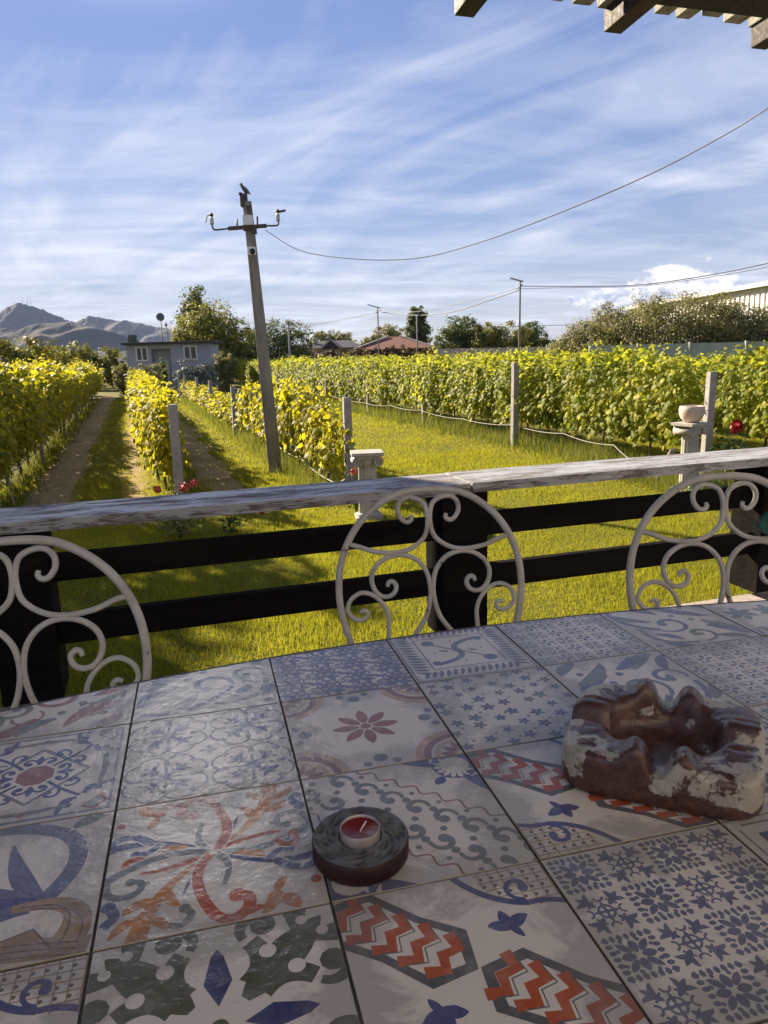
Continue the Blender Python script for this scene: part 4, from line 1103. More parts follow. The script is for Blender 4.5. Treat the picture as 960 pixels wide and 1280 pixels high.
# ---------------------------------------------------------------- flowers, bushes
def rose_bush(label, p, h, w, n, flowers, fm, seed=0, mat=None, group=None):
    r = np.random.default_rng(seed)
    t = thing('rose_bush', label, 'rose bush', p, 0, group)
    b = MB()
    for i in range(7):
        a = r.uniform(0, 2 * PI); q = r.uniform(.2, .8) * w
        b.tube([(0, 0, -.02), (math.cos(a) * q * .4, math.sin(a) * q * .4, h * .5), (math.cos(a) * q, math.sin(a) * q, h * r.uniform(.75, 1.))], [.008, .006, .004], 5)
    b.build('stem', m_rosel, t)
    P = r.normal(0, 1, (n, 3)); P = unit(P) * (r.random((n, 1)) ** .4); P = P * (w, w, h * .46) + (0, 0, h * .52)
    N = P - (0, 0, h * .3) + r.normal(0, .3, (n, 3)); N[:, 2] += .4
    me = cloud('f', P, N, r.normal(0, 1, (n, 3)), r.uniform(.04, .075, n), ROSE_T, mat or m_rosel); link_mesh('foliage', me, t)
    for (fx, fy, fz, fr) in flowers:
        k = 46; Q = unit(r.normal(0, 1, (k, 3))) * (r.random((k, 1)) ** .5) * fr * .75
        me = cloud('p', Q, Q + r.normal(0, .01, (k, 3)), np.cross(Q, r.normal(0, 1, (k, 3))), np.full(k, fr * .9), ROSE_T, fm)
        link_mesh('flower', me, t, (fx, fy, fz))
    return t
rose_bush('low rose bush with coral blooms at the foot of the near concrete post', onz(222, 640), .32, .28, 160, [(-.22, -.1, .34, .06), (.15, -.1, .36, .07), (.26, -.02, .40, .06), (.05, -.2, .22, .04)], m_petalP, 1)
rose_bush('pale leafed bush under the handrail, below the near concrete post', onz(226, 672), .42, .26, 260, [], m_petalP, 2, m_treeS)
rose_bush('tiny rose bush with one red bloom seen under the handrail', onz(290, 668), .26, .16, 60, [(.0, -.05, .27, .05), (.34, .15, .22, .032)], m_petalR, 3)
rose_bush('straggly rose bush with pink blooms between the knobbed post and short pillar', onz(446, 640), .62, .22, 160, [(-.02, -.12, .56, .05), (.12, -.05, .40, .04), (.2, 0, .48, .04)], m_petalP, 4)
rose_bush('rose bush with one big deep red bloom beside the right pillar', onz(912, 606), .86, .34, 420, [(-.02, -.15, .88, .108)], m_petalR, 5)
rose_bush('low green bush at the foot of the right white pillar', onz(884, 632), .36, .34, 330, [], m_petalR, 6)

# ---------------------------------------------------------------- plaster pillars, bowl, plank
def pillar(label, p, h, rz, k=1.):
    t = thing('plaster_pillar', label, 'pillar', p, rz, 'short ionic plaster pillars')
    n = 96; rf = .125 * k
    b = MB(); vs = []; fs = []
    zs = [0.03, .1, .4 * h, h - .17]
    for j, z in enumerate(zs):
        for i in range(n):
            a = 2 * PI * i / n; q = rf * (1 - .08 * j / 3) * (1 - .09 * abs(math.sin(a * 8)) ** .7)
            vs.append((q * math.cos(a), q * math.sin(a), z))
    for j in range(len(zs) - 1):
        for i in range(n): fs.append((j * n + i, j * n + (i + 1) % n, (j + 1) * n + (i + 1) % n, (j + 1) * n + i))
    b.add(vs, fs, 0, True); b.build('fluted_shaft', m_plaster, t)
    b = MB(); b.box((0, 0, .0), (.34 * k, .34 * k, .09)); b.lathe([(.16 * k, .045), (.165 * k, .07), (.13 * k, .09)], 32); b.build('base', m_plaster, t, bevel=0)
    b = MB(); b.lathe([(.112 * k, h - .175), (.135 * k, h - .15), (.14 * k, h - .10), (.13 * k, h - .075)], 32)
    for sy in (-1, 1):
        for sx in (-1, 1):
            pts = []
            for i in range(34):
                u = i / 33; a = (PI / 2) - sx * 0 + u * 2 * PI * 1.6; rr = .062 * k * (1 - .8 * u)
                pts.append((sx * (.135 * k - math.cos(a) * 0 + rr * math.cos(a)), sy * .150 * k, h - .115 + rr * math.sin(a)))
            b.tube(pts, [.014 * k * (1 - .4 * i / 33) for i in range(34)], 7)
            b.lathe([(0, 0), (.016, 0), (.018, .006), (0, .01)], 10, (sx * .135 * k, sy * .155 * k, h - .115))
        b.beam((-.13 * k, sy * .148 * k, h - .062), (.13 * k, sy * .148 * k, h - .062), .03 * k, .025)
    for sx in (-1, 1):
        b.tube([(sx * .135 * k, -.15 * k, h - .115), (sx * .13 * k, 0, h - .112), (sx * .135 * k, .15 * k, h - .115)], [.062 * k, .045 * k, .062 * k], 16)
    b.build('capital', m_plaster, t)
    b = MB(); b.box((0, 0, h - .022), (.40 * k, .37 * k, .044)); b.build('top_slab', m_plaster, t, bevel=.006)
    return t
pp = onz(461, 648); p1 = pillar('short ionic plaster pillar with empty top, standing by the knobbed post', pp, .86, R(6))
pq = onz(859, 613); p2 = pillar('ionic plaster pillar carrying a stone bowl at the right of the lawn', pq, .98, R(28))
bowl = thing('stone_bowl', 'round pale stone bowl standing on the right ionic pillar', 'bowl', pq + Vector((-.0, 0, .981)), .3)
b = MB(); b.lathe([(0, 0), (.085, 0), (.11, .02), (.15, .07), (.170, .13), (.172, .185), (.165, .225), (.155, .232), (.143, .225), (.145, .18), (.135, .12), (.10, .06), (0, .045)], 40, wob=lambda a, r, z: 1 + .02 * math.sin(3 * a + z * 9))
b.build('body', m_bowl, bowl)
a = onz(822, 600); c = at(842, 553, 11.0)
b = MB(); b.beam(a + Vector((0, 0, -.02)), Vector((c.x, c.y, GZ + .52)), .10, .03); tag(b.build('wooden_brace', m_plank, bevel=.004), 'weathered plank leaning beside the right white pillar', 'plank')

# ---------------------------------------------------------------- the leaning pole
p0 = onz(345, 592); Dp = p0.y
p1_ = at(308, 246, Dp - .25)
pole = thing('utility_pole', 'leaning concrete utility pole with a dark crossarm in the vineyard', 'utility pole', p0)
tp = p1_ - p0; L = tp.length
b = MB(); axis = tp.normalized()
b.tube([axis * (-.2), axis * (L * .5), axis * (L * .985)], [.128, .105, .078], 4, caps=True)
sh = b.build('shaft', m_concD, pole, bevel=.012)
for pl in sh.data.polygons: pl.use_smooth = False
pxm = L / (592 - 246)                      # metres per photo pixel along the pole
ca = axis * (L * (1 - (281 - 246) / 346.)); 
yb = -.10
def loc(px, py, dy=yb): return ca + Vector(((px - 311) * pxm, dy, (281 - py) * pxm))
b = MB(); b.beam(loc(286, 283), loc(333, 281), .07, .055); b.box(loc(312, 283), (.2, .06, .09)); b.box(loc(318, 287), (.07, .05, .09)); b.build('crossarm', m_iron, pole, bevel=.004)
for q in ([(286, 283), (270, 284), (267, 281), (266.5, 277)], [(333, 281), (345, 281), (347.5, 279), (347.5, 275)]):
    b = MB(); b.tube(sm([loc(*k) for k in q], 5), .014, 8)
    e = loc(*q[-1]); b.build('arm_hook', m_iron, pole)
    b = MB(); b.lathe([(0, -.01), (.03, -.01), (.036, .01), (.03, .03), (.036, .045), (.03, .065), (.035, .08), (.02, .10), (.018, .13), (0, .135)], 14, e); b.build('insulator', m_porc, pole)
    b = MB(); b.lathe([(0, .11), (.03, .115), (.034, .14), (.02, .165), (0, .17)], 12, e)
    if q[0][0] > 300: b.beam(e + Vector((.02, 0, .13)), e + Vector((.13, -.01, .145)), .03, .03)
    else: b.tube(sm([e + Vector((-.02, 0, .14)), e + Vector((-.07, 0, .12)), e + Vector((-.1, 0, .02))], 5), .008, 6)
    b.build('wire_clamp', m_iron, pole)
for q in ((297, 283), (322, 281)):
    b = MB(); b.tube([loc(q[0], q[1]), loc(q[0] + .3, q[1] - 11)], .014, 7); b.build('upright_pin', m_iron, pole)
b = MB(); b.box(loc(311, 274.5, -.14), (.158, .07, .15)); b.build('junction_box', m_plastic, pole, bevel=.008)
b = MB(); b.box(loc(312, 262, -.05), (.07, .1, .13)); b.box(loc(304.5, 250, -.02), (.06, .12, .2)); b.box(loc(309, 248, -.02), (.045, .06, .26)); b.box(loc(303, 243, -.02), (.05, .12, .04)); b.build('top_bracket', m_iron, pole, bevel=.004)
b = MB(); b.box(loc(313, 310, -.12), (.13, .10, .12)); cam_o = b.build('camera_housing', m_plastic, pole, bevel=.01)
b = MB(); b.lathe([(0, 0), (.045, 0), (.045, .03), (.03, .045), (0, .045)], 20); lens = b.build('lens', m_lens, cam_o); lens.rotation_euler = (R(90), 0, R(15)); lens.location = loc(314.5, 311, -.165)
# bird on top: one continuous body
bp = pole.location + loc(307, 243.5, -.02)
bird = thing('bird', 'small dark bird perched on top of the leaning pole', 'bird', bp, R(0))
b = MB(); b.tube(sm([(.105, 0, .0), (.07, 0, .03), (.03, 0, .065), (-.005, 0, .10), (-.03, 0, .135), (-.042, 0, .16), (-.062, 0, .165), (-.085, 0, .158)], 4), None or [.006, .010, .014, .018, .023, .028, .033, .036, .038, .039, .038, .036, .033, .03, .027, .025, .024, .024, .025, .026, .025, .022, .016, .010, .006, .004, .003, .002, .001], 10)
b.build('body', m_bird, bird)
b = MB(); b.tube([(-.0, .012, .07), (.003, .012, .0)], .004, 6); b.tube([(.015, -.012, .06), (.012, -.012, .0)], .004, 6); b.build('leg', m_iron, bird)

# ---------------------------------------------------------------- far poles and lines
def line_pole(label, px, py, Y, hpx, arm=True, r=.085, mat=m_concD):
    base = at(px, 455, Y); base.z = GZ
    top = at(px, hpx, Y); h = top.z - GZ
    t = thing('utility_pole', label, 'utility pole', base, 0, 'far utility poles')
    b = MB(); b.tube([(0, 0, -.1), (0, 0, h * .5), (0, 0, h)], [r, r * .85, r * .7], 10); b.build('shaft', mat, t)
    if arm:
        m = Y / F
        b = MB(); b.beam((3.5 * m, -.05, h - 1.2 * m), (-12 * m, .05, h + 3.5 * m), .10, .10); b.build('bracket_arm', m_galv, t)
        b = MB(); b.lathe([(0, 0), (.05, 0), (.06, .05), (.04, .1), (0, .12)], 10, (-r - .04, 0, h - .5)); b.lathe([(0, 0), (.05, 0), (.06, .05), (.04, .1), (0, .12)], 10, (r + .04, 0, h - .35)); b.build('insulator', m_porc, t)
    return t, base + Vector((0, 0, h))
_, tA = line_pole('tall grey utility pole standing right of the photo centre beyond the vines', 649, 447, 52, 351)
_, tB = line_pole('grey utility pole in front of the russet roofed house', 474, 445, 72, 384)
line_pole('pale bare pole in front of the slim poplar', 522, 445, 85, 393, False, .11, m_conc)
line_pole('pale bare pole in front of the dark round tree by the leaning pole', 363, 445, 62, 406, False, .10, m_conc)
def wire(name, label, pts, r, mat):
    b = MB(); b.tube(sm(pts, 8), r, 6); return tag(b.build(name, mat), label, 'cable', 'overhead cables')
w0 = pole.location + loc(331, 286)
wire('overhead_cable', 'long cable sagging from the leaning pole up to the top right', [w0, at(375, 313, 12.6), at(440, 323.5, 11.8), at(520, 323, 10.9), at(600, 303, 10.0), at(700, 266, 9.0), at(810, 219, 8.1), at(900, 172, 7.4), at(960, 135, 6.9), at(1060, 66, 6.2)], .0058, m_wire)
wire('overhead_cable', 'upper cable from the tall grey pole to the right edge', [tA + Vector((0, 0, -.35)), at(720, 358, 50), at(800, 356, 47), at(880, 345, 44), at(960, 329, 41), at(1060, 303, 38)], .026, m_wire)
wire('overhead_cable', 'lower cable from the tall grey pole to the right edge', [tA + Vector((0, 0, -.5)), at(720, 359.5, 50.3), at(800, 357.5, 47.3), at(880, 347.5, 44.3), at(960, 333.5, 41.3), at(1060, 309, 38.3)], .018, m_wireg)
wire('overhead_cable', 'thicker cable sagging between the tall pole and the russet house pole', [tA + Vector((0, 0, -.6)), at(610, 376, 56), at(570, 389, 60), at(530, 394, 65), at(500, 393, 69), tB + Vector((0, 0, -.4))], .035, m_wire)
wire('overhead_cable', 'upper thin cable between the tall pole and the russet house pole', [tA + Vector((0, 0, -.45)), at(600, 373, 57), at(545, 386, 63), at(510, 390, 67), tB + Vector((0, 0, -.25))], .022, m_wireg)
wire('overhead_cable', 'upper cable running left from the russet house pole', [tB + Vector((0, 0, -.5)), at(430, 399, 76), at(390, 407, 80), at(340, 411, 84)], .024, m_wireg)
wire('overhead_cable', 'lower cable running left from the russet house pole', [tB + Vector((0, 0, -.8)), at(440, 397, 76), at(400, 404, 80), at(340, 407, 84)], .018, m_wireg)
wire('overhead_cable', 'thin distant cable low behind the right trees', [at(660, 407, 90), at(740, 406, 88), at(800, 405, 86)], .028, m_wire)

# ---------------------------------------------------------------- trees and bushes
def tree(name, label, cat, base, h, lobes, n, leaf, mat, seed, trunk_h=.35, tr=.16, group=None, gap=.3):
    """trunk with limbs + crown of leaf faces in clumps; lobes in fractions of h: (x, y, z, rx, ry, rz)"""
    r = np.random.default_rng(seed)
    n = int(n * 1.9); leaf *= 1.35
    t = thing(name, label, cat, base, 0, group)
    b = MB()
    b.tube([(0, 0, -.1), (r.normal(0, .02) * h, 0, h * trunk_h * .5), (0, 0, h * trunk_h), (0, 0, h * (trunk_h + .2))], [tr * 1.3, tr, tr * .8, tr * .4], 9)
    for l in lobes:
        c = Vector(l[:3]) * h
        b.tube(sm([(0, 0, h * trunk_h * .8), (c.x * .4, c.y * .4, h * trunk_h + (c.z - h * trunk_h) * .35), tuple(c)], 3), [tr * .55, tr * .5, tr * .45, tr * .4, tr * .3, tr * .25, tr * .18], 6)
    b.build('trunk', m_bark, t)
    Ps = []; Ns = []
    vol = np.array([l[3] * l[4] * l[5] for l in lobes]) ** (2 / 3); vol /= vol.sum()
    for l, w in zip(lobes, vol):
        m = int(n * w); cl = max(6, int(m / 34))
        c = np.array(l[:3]) * h; rad = np.array(l[3:6]) * h
        q = unit(r.normal(0, 1, (cl, 3))); k = r.uniform(gap, 1.0, (cl, 1)) ** .6
        q = q * k * rad * (1 + r.normal(0, .10, (cl, 1)))
        for i in range(cl):
            mm = m // cl; s = np.mean(rad) * r.uniform(.16, .34)
            o = r.normal(0, 1, (mm, 3)); o = unit(o) * (r.random((mm, 1)) ** .5) * s * (1.15, 1.15, .8)
            Ps.append(q[i] + o + c); Ns.append(o / s * .8 + q[i] / rad * .7 + (0, 0, .3) + r.normal(0, .35, (mm, 3)))
    P = np.concatenate(Ps); N = np.concatenate(Ns); k = P[:, 2] > .05 * h * .3; P = P[k]; N = N[k]; m = len(P)
    D = r.normal(0, 1, (m, 3)); D[:, 2] -= .3
    me = cloud(name + '_leaves', P, N, D, r.uniform(.6, 1.25, m) * leaf, LEAF_T, mat)
    link_mesh('crown', me, t)
    return t
def gbase(px, Y, dz=0): p = at(px, 450, Y); p.z = GZ + dz; return p
def th(px, py, Y): return at(px, py, Y).z - GZ
tree('broadleaf_tree', 'large rounded olive green tree behind the grey shed', 'tree', gbase(264, 60), th(264, 374, 60), [(0, 0, .62, .36, .34, .36), (-.22, 0, .45, .26, .25, .3), (.26, 0, .48, .24, .25, .32), (.02, -.1, .35, .4, .3, .25), (.34, 0, .3, .18, .2, .24)], 9000, .19, m_treeO, 1)
tree('broadleaf_tree', 'dark pointed tree top rising above the rounded tree by the shed', 'tree', gbase(250, 68), th(250, 357, 68), [(0, 0, .78, .16, .16, .22), (-.07, 0, .62, .17, .17, .2), (.08, 0, .62, .19, .18, .2), (0, 0, .4, .16, .16, .25)], 5200, .2, m_treeD, 2)
tree('broadleaf_tree', 'dark round tree just right of the leaning pole', 'tree', gbase(352, 84), th(352, 397, 84), [(-.2, 0, .6, .38, .3, .38), (.25, 0, .62, .36, .3, .34), (0, 0, .35, .55, .4, .3), (-.45, 0, .35, .25, .2, .28)], 7000, .19, m_treeD, 3)
tree('broadleaf_tree', 'small dark tree between the shed tree and the leaning pole', 'tree', gbase(311, 82), th(311, 402, 82), [(0, 0, .65, .16, .16, .32), (0, 0, .35, .25, .2, .3)], 2200, .17, m_treeD, 4)
tree('broadleaf_tree', 'pale hazy tree behind the dark roofed house', 'tree', gbase(416, 110), th(416, 408, 110), [(-.2, 0, .7, .3, .3, .25), (.22, 0, .62, .34, .3, .25), (0, 0, .45, .5, .4, .3)], 3600, .28, m_treeS, 5)
tree('broadleaf_tree', 'pale hazy tree behind the russet roofed house', 'tree', gbase(484, 110), th(484, 404, 110), [(0, 0, .7, .4, .3, .28), (-.3, 0, .5, .35, .3, .25), (.3, 0, .5, .35, .3, .25)], 3600, .28, m_treeS, 6)
tree('poplar_tree', 'slim upright poplar between the two distant poles', 'tree', gbase(523, 95), th(523, 376, 95), [(0, 0, .80, .13, .13, .18), (-.02, 0, .58, .18, .17, .22), (.02, 0, .36, .2, .18, .22)], 4600, .24, m_treeD, 7, .2)
tree('broadleaf_tree', 'dark green tree left of the tall grey pole, with a lighter top', 'tree', gbase(580, 80), th(580, 392, 80), [(.0, 0, .72, .36, .3, .26), (-.2, 0, .5, .36, .3, .3), (.22, 0, .42, .36, .3, .34)], 6000, .2, m_treeD, 8)
tree('broadleaf_tree', 'ragged brownish green tree against the tall grey pole', 'tree', gbase(622, 78), th(622, 399, 78), [(-.25, 0, .66, .34, .3, .3), (.22, 0, .66, .38, .3, .3), (0, 0, .4, .55, .4, .32)], 5600, .2, m_treeO, 9, gap=.6)
tree('broadleaf_tree', 'small dark tree just right of the tall grey pole', 'tree', gbase(666, 80), th(666, 401, 80), [(0, 0, .68, .34, .3, .3), (-.1, 0, .4, .45, .35, .3), (.3, 0, .38, .3, .3, .28)], 4600, .2, m_treeD, 10)
tree('broadleaf_tree', 'low scrubby tree at the right foot of the slim poplar', 'tree', gbase(553, 90), th(553, 425, 90), [(0, 0, .6, .9, .5, .4)], 1600, .2, m_treeO, 31)
tree('broadleaf_tree', 'low scrub right of the small dark tree, before the olive trees', 'tree', gbase(706, 82), th(706, 425, 82), [(0, 0, .55, 1.0, .5, .42), (.8, 0, .5, .6, .5, .4)], 1800, .2, m_bushY, 32)
for i, (px, Y, top, lob, lab) in enumerate((
        (770, 48, 374, [(-.1, 0, .68, .34, .35, .26), (.35, 0, .70, .3, .3, .24), (0, 0, .42, .55, .4, .25)], 'thin airy olive tree, leftmost of the olive trees by the warehouse'),
        (842, 46, 359, [(-.2, 0, .64, .4, .4, .32), (.22, 0, .66, .4, .4, .3), (0, 0, .36, .6, .5, .26)], 'broad olive tree, tallest of those before the warehouse'),
        (905, 46, 366, [(-.1, 0, .66, .38, .4, .30), (.2, 0, .6, .34, .4, .3), (0, 0, .36, .5, .5, .24)], 'dense olive tree covering the warehouse corner'),
        (958, 45, 376, [(0, 0, .62, .42, .4, .32), (.3, 0, .5, .4, .4, .3), (-.15, 0, .34, .35, .5, .24)], 'olive tree at the right edge of the photo before the warehouse'),
        (735, 50, 396, [(0, 0, .6, .5, .4, .34), (-.3, 0, .4, .4, .4, .3)], 'low rounded olive bush left of the thin airy olive tree'))):
    tree('olive_tree', lab, 'tree', gbase(px, Y), th(px, top, Y), lob, 9000, .115, m_treeS, 40 + i, .28, .14)
tree('broadleaf_tree', 'unseen broad tree added off the left side to shade the lawn', 'tree', (-9.9, 14.2, GZ), 7.4, [(0, 0, .66, .26, .26, .24), (.12, -.1, .58, .22, .2, .2), (-.15, .1, .55, .22, .22, .2)], 1500, .2, m_treeO, 90, .4, .18)  # out of view, added to cast shade on the near lawn
def bush(label, px, Y, top, wpx, n, leaf, mat, seed, name='bush', cat='bush', deep=.5):
    h = th(px, top, Y); w = wpx / F * Y / h / 2
    return tree(name, label, cat, gbase(px, Y), h, [(-w * .5, 0, .58, w * .55, deep * w, .40), (w * .45, 0, .52, w * .6, deep * w, .38), (0, 0, .36, w * .9, deep * w, .36)], n, leaf, mat, seed, .18, .05)
bush('big bright yellow green bush at the far left behind the vines', 22, 46, 412, 110, 6500, .15, m_bushY, 60)
bush('rounded yellow green bush in the middle of the left hedge', 66, 50, 428, 40, 2200, .15, m_bushY, 61)
bush('dark olive bush below the hills, left of the shed', 122, 58, 426, 76, 4200, .17, m_treeO, 62)
bush('dark tree line bush at the foot of the hills', 88, 64, 425, 60, 2600, .19, m_treeD, 63)
bush('grey green upright shrub at the end of the dirt track', 154, 44, 452, 30, 2600, .09, m_treeS, 64, 'shrub', 'shrub', .8)
bush('green shrub in front of the shed door', 190, 44, 449, 40, 2600, .09, m_treeS, 65, 'shrub', 'shrub')
bush('silvery blue shrub below the right shed window', 246, 43, 449, 50, 3600, .085, m_silver, 66, 'shrub', 'shrub')
bush('olive shrub at the right corner of the shed', 281, 48, 436, 28, 2200, .10, m_treeS, 67, 'shrub', 'shrub')
bush('slim dark conifer shrub before the shed door', 204, 42, 442, 6, 900, .07, m_treeD, 68, 'shrub', 'shrub', 1.)
bush('low dark scrub between the shed and the leaning pole', 300, 84, 436, 60, 2400, .15, m_treeO, 69)

# ---------------------------------------------------------------- the grey shed
Y = 50.; A = at(160, 460, Y); B_ = at(262.5, 460, Y)
H_ = at(210, 430, Y).z; W_ = B_.x - A.x
shed = thing('garden_shed', 'small blue grey flat roofed shed with white windows at the end of the track', 'shed', (A.x, Y, GZ), R(3))
def sx(px): return (px - 160) / 108. * W_
def sz(py): return at(214, py, Y).z - GZ
b = MB(); hz_ = H_ - GZ
DR0, DR1 = sx(192), sx(217)
b.box((DR0 / 2, 1.9, hz_ / 2), (DR0, 3.8, hz_)); b.box(((DR1 + W_) / 2, 1.9, hz_ / 2), (W_ - DR1, 3.8, hz_)); b.box(((DR0 + DR1) / 2, 2.2, hz_ / 2), (DR1 - DR0, 3.2, hz_)); b.box(((DR0 + DR1) / 2, .3, hz_ - .15), (DR1 - DR0, .6, .3))
b.build('wall', m_shed, shed)
b = MB(); b.box((W_ / 2 + .05, 1.8, hz_ + .075), (W_ + .5, 4.5, .15)); rf = b.build('roof', m_shedroof, shed, bevel=.02)
b = MB(); b.box((.35, .5, hz_ + .40), (.45, .5, .5)); b.build('chimney', M('mossy_block', (.12, .13, .09), (.08, .085, .06), 5, .9, .3), rf)
for x0, x1 in ((172, 188), (234, 252)):
    a0, a1 = sx(x0), sx(x1); z0, z1 = sz(450.5), sz(432.5)
    wd = MB(); fr = .09
    wd.box(((a0 + a1) / 2, -.03, z1 - fr / 2), (a1 - a0, .07, fr)); wd.box(((a0 + a1) / 2, -.03, z0 + fr / 2), (a1 - a0, .07, fr))
    for xx in (a0 + fr / 2, (a0 + a1) / 2, a1 - fr / 2): wd.box((xx, -.03, (z0 + z1) / 2), (fr, .07, z1 - z0 - 2 * fr))
    f_ = wd.build('window', m_white, shed)
    q = MB(); q.box(((a0 + a1) / 2, -.008, (z0 + z1) / 2), (a1 - a0 - fr * 2.02, .012, z1 - z0 - 2 * fr)); q.build('pane', m_glass, f_)
b = MB(); b.box(((DR0 + DR1) / 2 - .1, .56, 1.08), ((DR1 - DR0) - .35, .06, 2.16)); dr = b.build('door', m_doorw, shed)
b = MB()
for k in (-1, 1): b.box(((DR0 + DR1) / 2 - .1 + k * .25, .52, 1.35), (.32, .02, 1.1))
b.build('door_panel', m_offw, dr)
b = MB(); b.box(((DR0 + DR1) / 2 + .02, .515, 1.0), (.03, .03, .14)); b.build('handle', m_iron, dr)
mast = thing('dish_mast', 'thin twin pole mast with a round dark dish, behind the grey shed', 'mast', gbase(208, 56))
hm = th(206, 397, 56)
b = MB(); b.tube([(-.2, 0, 0), (-.16, 0, hm)], .035, 6); b.build('pole', m_iron, mast)
b = MB(); b.tube([(.34, 0, 0), (.2, 0, hm - .55)], .035, 6); b.lathe([(0, 0), (.09, 0), (.1, .1), (.05, .2), (0, .22)], 10, (.2, 0, hm - .6)); b.build('pole', m_iron, mast)
b = MB(); b.lathe([(0, .06), (.18, .05), (.30, 0), (.30, -.02), (.18, .02), (0, .03)], 24); d_ = b.build('dish', m_dish, mast); d_.rotation_euler = (R(80), 0, R(20)); d_.location = (-.16, -.05, hm + .05)

# ---------------------------------------------------------------- distant houses, walls, warehouse
def house(label, x0, x1, Y, eave, ridge, rmat, wmat, dep=8., hip=.35):
    A = at(x0, 450, Y); B_ = at(x1, 450, Y); W_ = B_.x - A.x; ze = th((x0 + x1) / 2, eave, Y); zr = th((x0 + x1) / 2, ridge, Y)
    t = thing('house', label, 'house', (A.x, Y, GZ))
    b = MB(); b.box((W_ / 2, dep / 2, ze / 2), (W_, dep, ze)); b.build('wall', wmat, t)
    o = .5
    vs = [(-o, -o, ze), (W_ + o, -o, ze), (W_ + o, dep + o, ze), (-o, dep + o, ze), (W_ * hip, dep / 2, zr), (W_ * (1 - hip), dep / 2, zr)]
    vs += [(x, y, z + .12) for x, y, z in vs]
    b = MB(); b.add(vs, [(0, 3, 2, 1), (6, 7, 11, 10), (7, 8, 11), (8, 9, 10, 11), (9, 6, 10), (0, 1, 7, 6), (1, 2, 8, 7), (2, 3, 9, 8), (3, 0, 6, 9)]); rf = b.build('roof', rmat, t)
    for k in range(3):
        x = W_ * (.22 + .28 * k)
        q = MB(); q.box((x, -.02, ze * .72), (1.0, .06, .9)); w_ = q.build('window', m_white, t); q = MB(); q.box((x, -.06, ze * .72), (.8, .02, .7)); q.build('pane', m_glass, w_)
    return t, rf, W_, ze, zr
hs, rf, W_, ze, zr = house('low pale house with dark charcoal hipped roofs', 383, 452, 92, 436, 426, m_tileD, m_offw, 8, .25)
b = MB(); b.add([(W_ * .30, -.9, ze + .05), (W_ * .62, -.9, ze + .05), (W_ * .46, -.9, zr + .1), (W_ * .46, 3.5, zr + .2), (W_ * .30, 3.5, ze + .05), (W_ * .62, 3.5, ze + .05)], [(0, 1, 2), (0, 2, 3, 4), (1, 5, 3, 2)]); g_ = b.build('gable', m_tileD, rf)
b = MB(); b.beam((W_ * .30 - .15, -.95, ze + .05), (W_ * .46, -.95, zr + .18), .12, .18); b.beam((W_ * .62 + .15, -.95, ze + .05), (W_ * .46, -.95, zr + .18), .12, .18); b.build('barge_board', m_bwall, g_)
b = MB(); b.box((W_ * .16, 2, zr + .1), (.5, .5, .9)); b.build('chimney', m_bwall, rf)
hs, rf, W_, ze, zr = house('low house with a russet tiled roof and creeper covered wall', 448, 540, 88, 437, 421, m_tileR, m_brick, 8, .42)
for sg, xx in ((1, -.5), (-1, W_ + .5)):
    b = MB(); b.beam((xx, -.52, ze + .16), (W_ / 2 - sg * W_ * .08, 3.9, zr + .22), .16, .14); b.build('ridge_tiles', m_bwall, rf)
cr = tree('creeper_hedge', 'dark reddish hedge along the front of the russet roofed house', 'hedge', gbase(492, 86), th(492, 430, 86), [(x * .62, 0, .6, .42, .3, .36) for x in (-5, -4, -3, -2, -1, 0, 1, 2, 3)], 3600, .22, leaf_mat('creeper_leaf', [(.1, (.05, .03, .012)), (.5, (.10, .055, .02)), (1, (.13, .11, .025))], (.2, .12, .03), .2, .6), 71, .2, .06)
def wall_strip(name, label, cat, x0, x1, Y0, Y1, y0, y1, mat, th_=.2):
    a = at(x0, y0, Y0); c = at(x1, y1, Y1); t = thing(name, label, cat, (a.x, a.y, GZ))
    d = Vector((c.x - a.x, c.y - a.y, 0)); h0, h1 = a.z - GZ, c.z - GZ
    sd_ = Vector((-d.y, d.x, 0)).normalized() * th_ / 2
    vs = [(-sd_.x, -sd_.y, -.1), (d.x - sd_.x, d.y - sd_.y, -.1), (d.x + sd_.x, d.y + sd_.y, -.1), (sd_.x, sd_.y, -.1), (-sd_.x, -sd_.y, h0), (d.x - sd_.x, d.y - sd_.y, h1), (d.x + sd_.x, d.y + sd_.y, h1), (sd_.x, sd_.y, h0)]
    b = MB(); b.add(vs, [(3, 2, 1, 0), (4, 5, 6, 7), (0, 1, 5, 4), (1, 2, 6, 5), (2, 3, 7, 6), (3, 0, 4, 7)]); b.build('panel', mat, t)
    n = max(4, int(d.length / 3))
    for i in range(n + 1):
        p = d * (i / n) + sd_ * -1.3; h = h0 + (h1 - h0) * i / n; b = MB(); b.box((p.x, p.y, h / 2 + .03), (.12, .12, h + .06)); b.build('upright', mat, t)
    return t
wall_strip('boundary_wall', 'long low pinkish grey wall behind the middle of the long vine row', 'wall', 548, 735, 74, 66, 436, 432.5, m_bwall)
wall_strip('net_fence', 'pale green shade net fence below the olive trees', 'fence', 738, 1010, 40, 34, 432, 425.5, m_net, .05)
fa = at(786, 386, 80.); nb = at(985, 355.5, 51.)
wh = thing('warehouse', 'large pale corrugated warehouse behind the olive trees at the right edge', 'warehouse', (fa.x, fa.y, GZ))
e0 = Vector((nb.x - fa.x, nb.y - fa.y, 0)); Lw = e0.length; e0.normalize(); e1 = Vector((-e0.y, e0.x, 0)); WD = 30.; hw_ = (nb.z + fa.z) / 2 - GZ
def wp(a, c, z): p = e0 * a + e1 * c; return (p.x, p.y, z)
b = MB(); pr = [(0, 0), (WD, 0), (WD, hw_), (WD / 2, hw_ + 1.6), (0, hw_)]
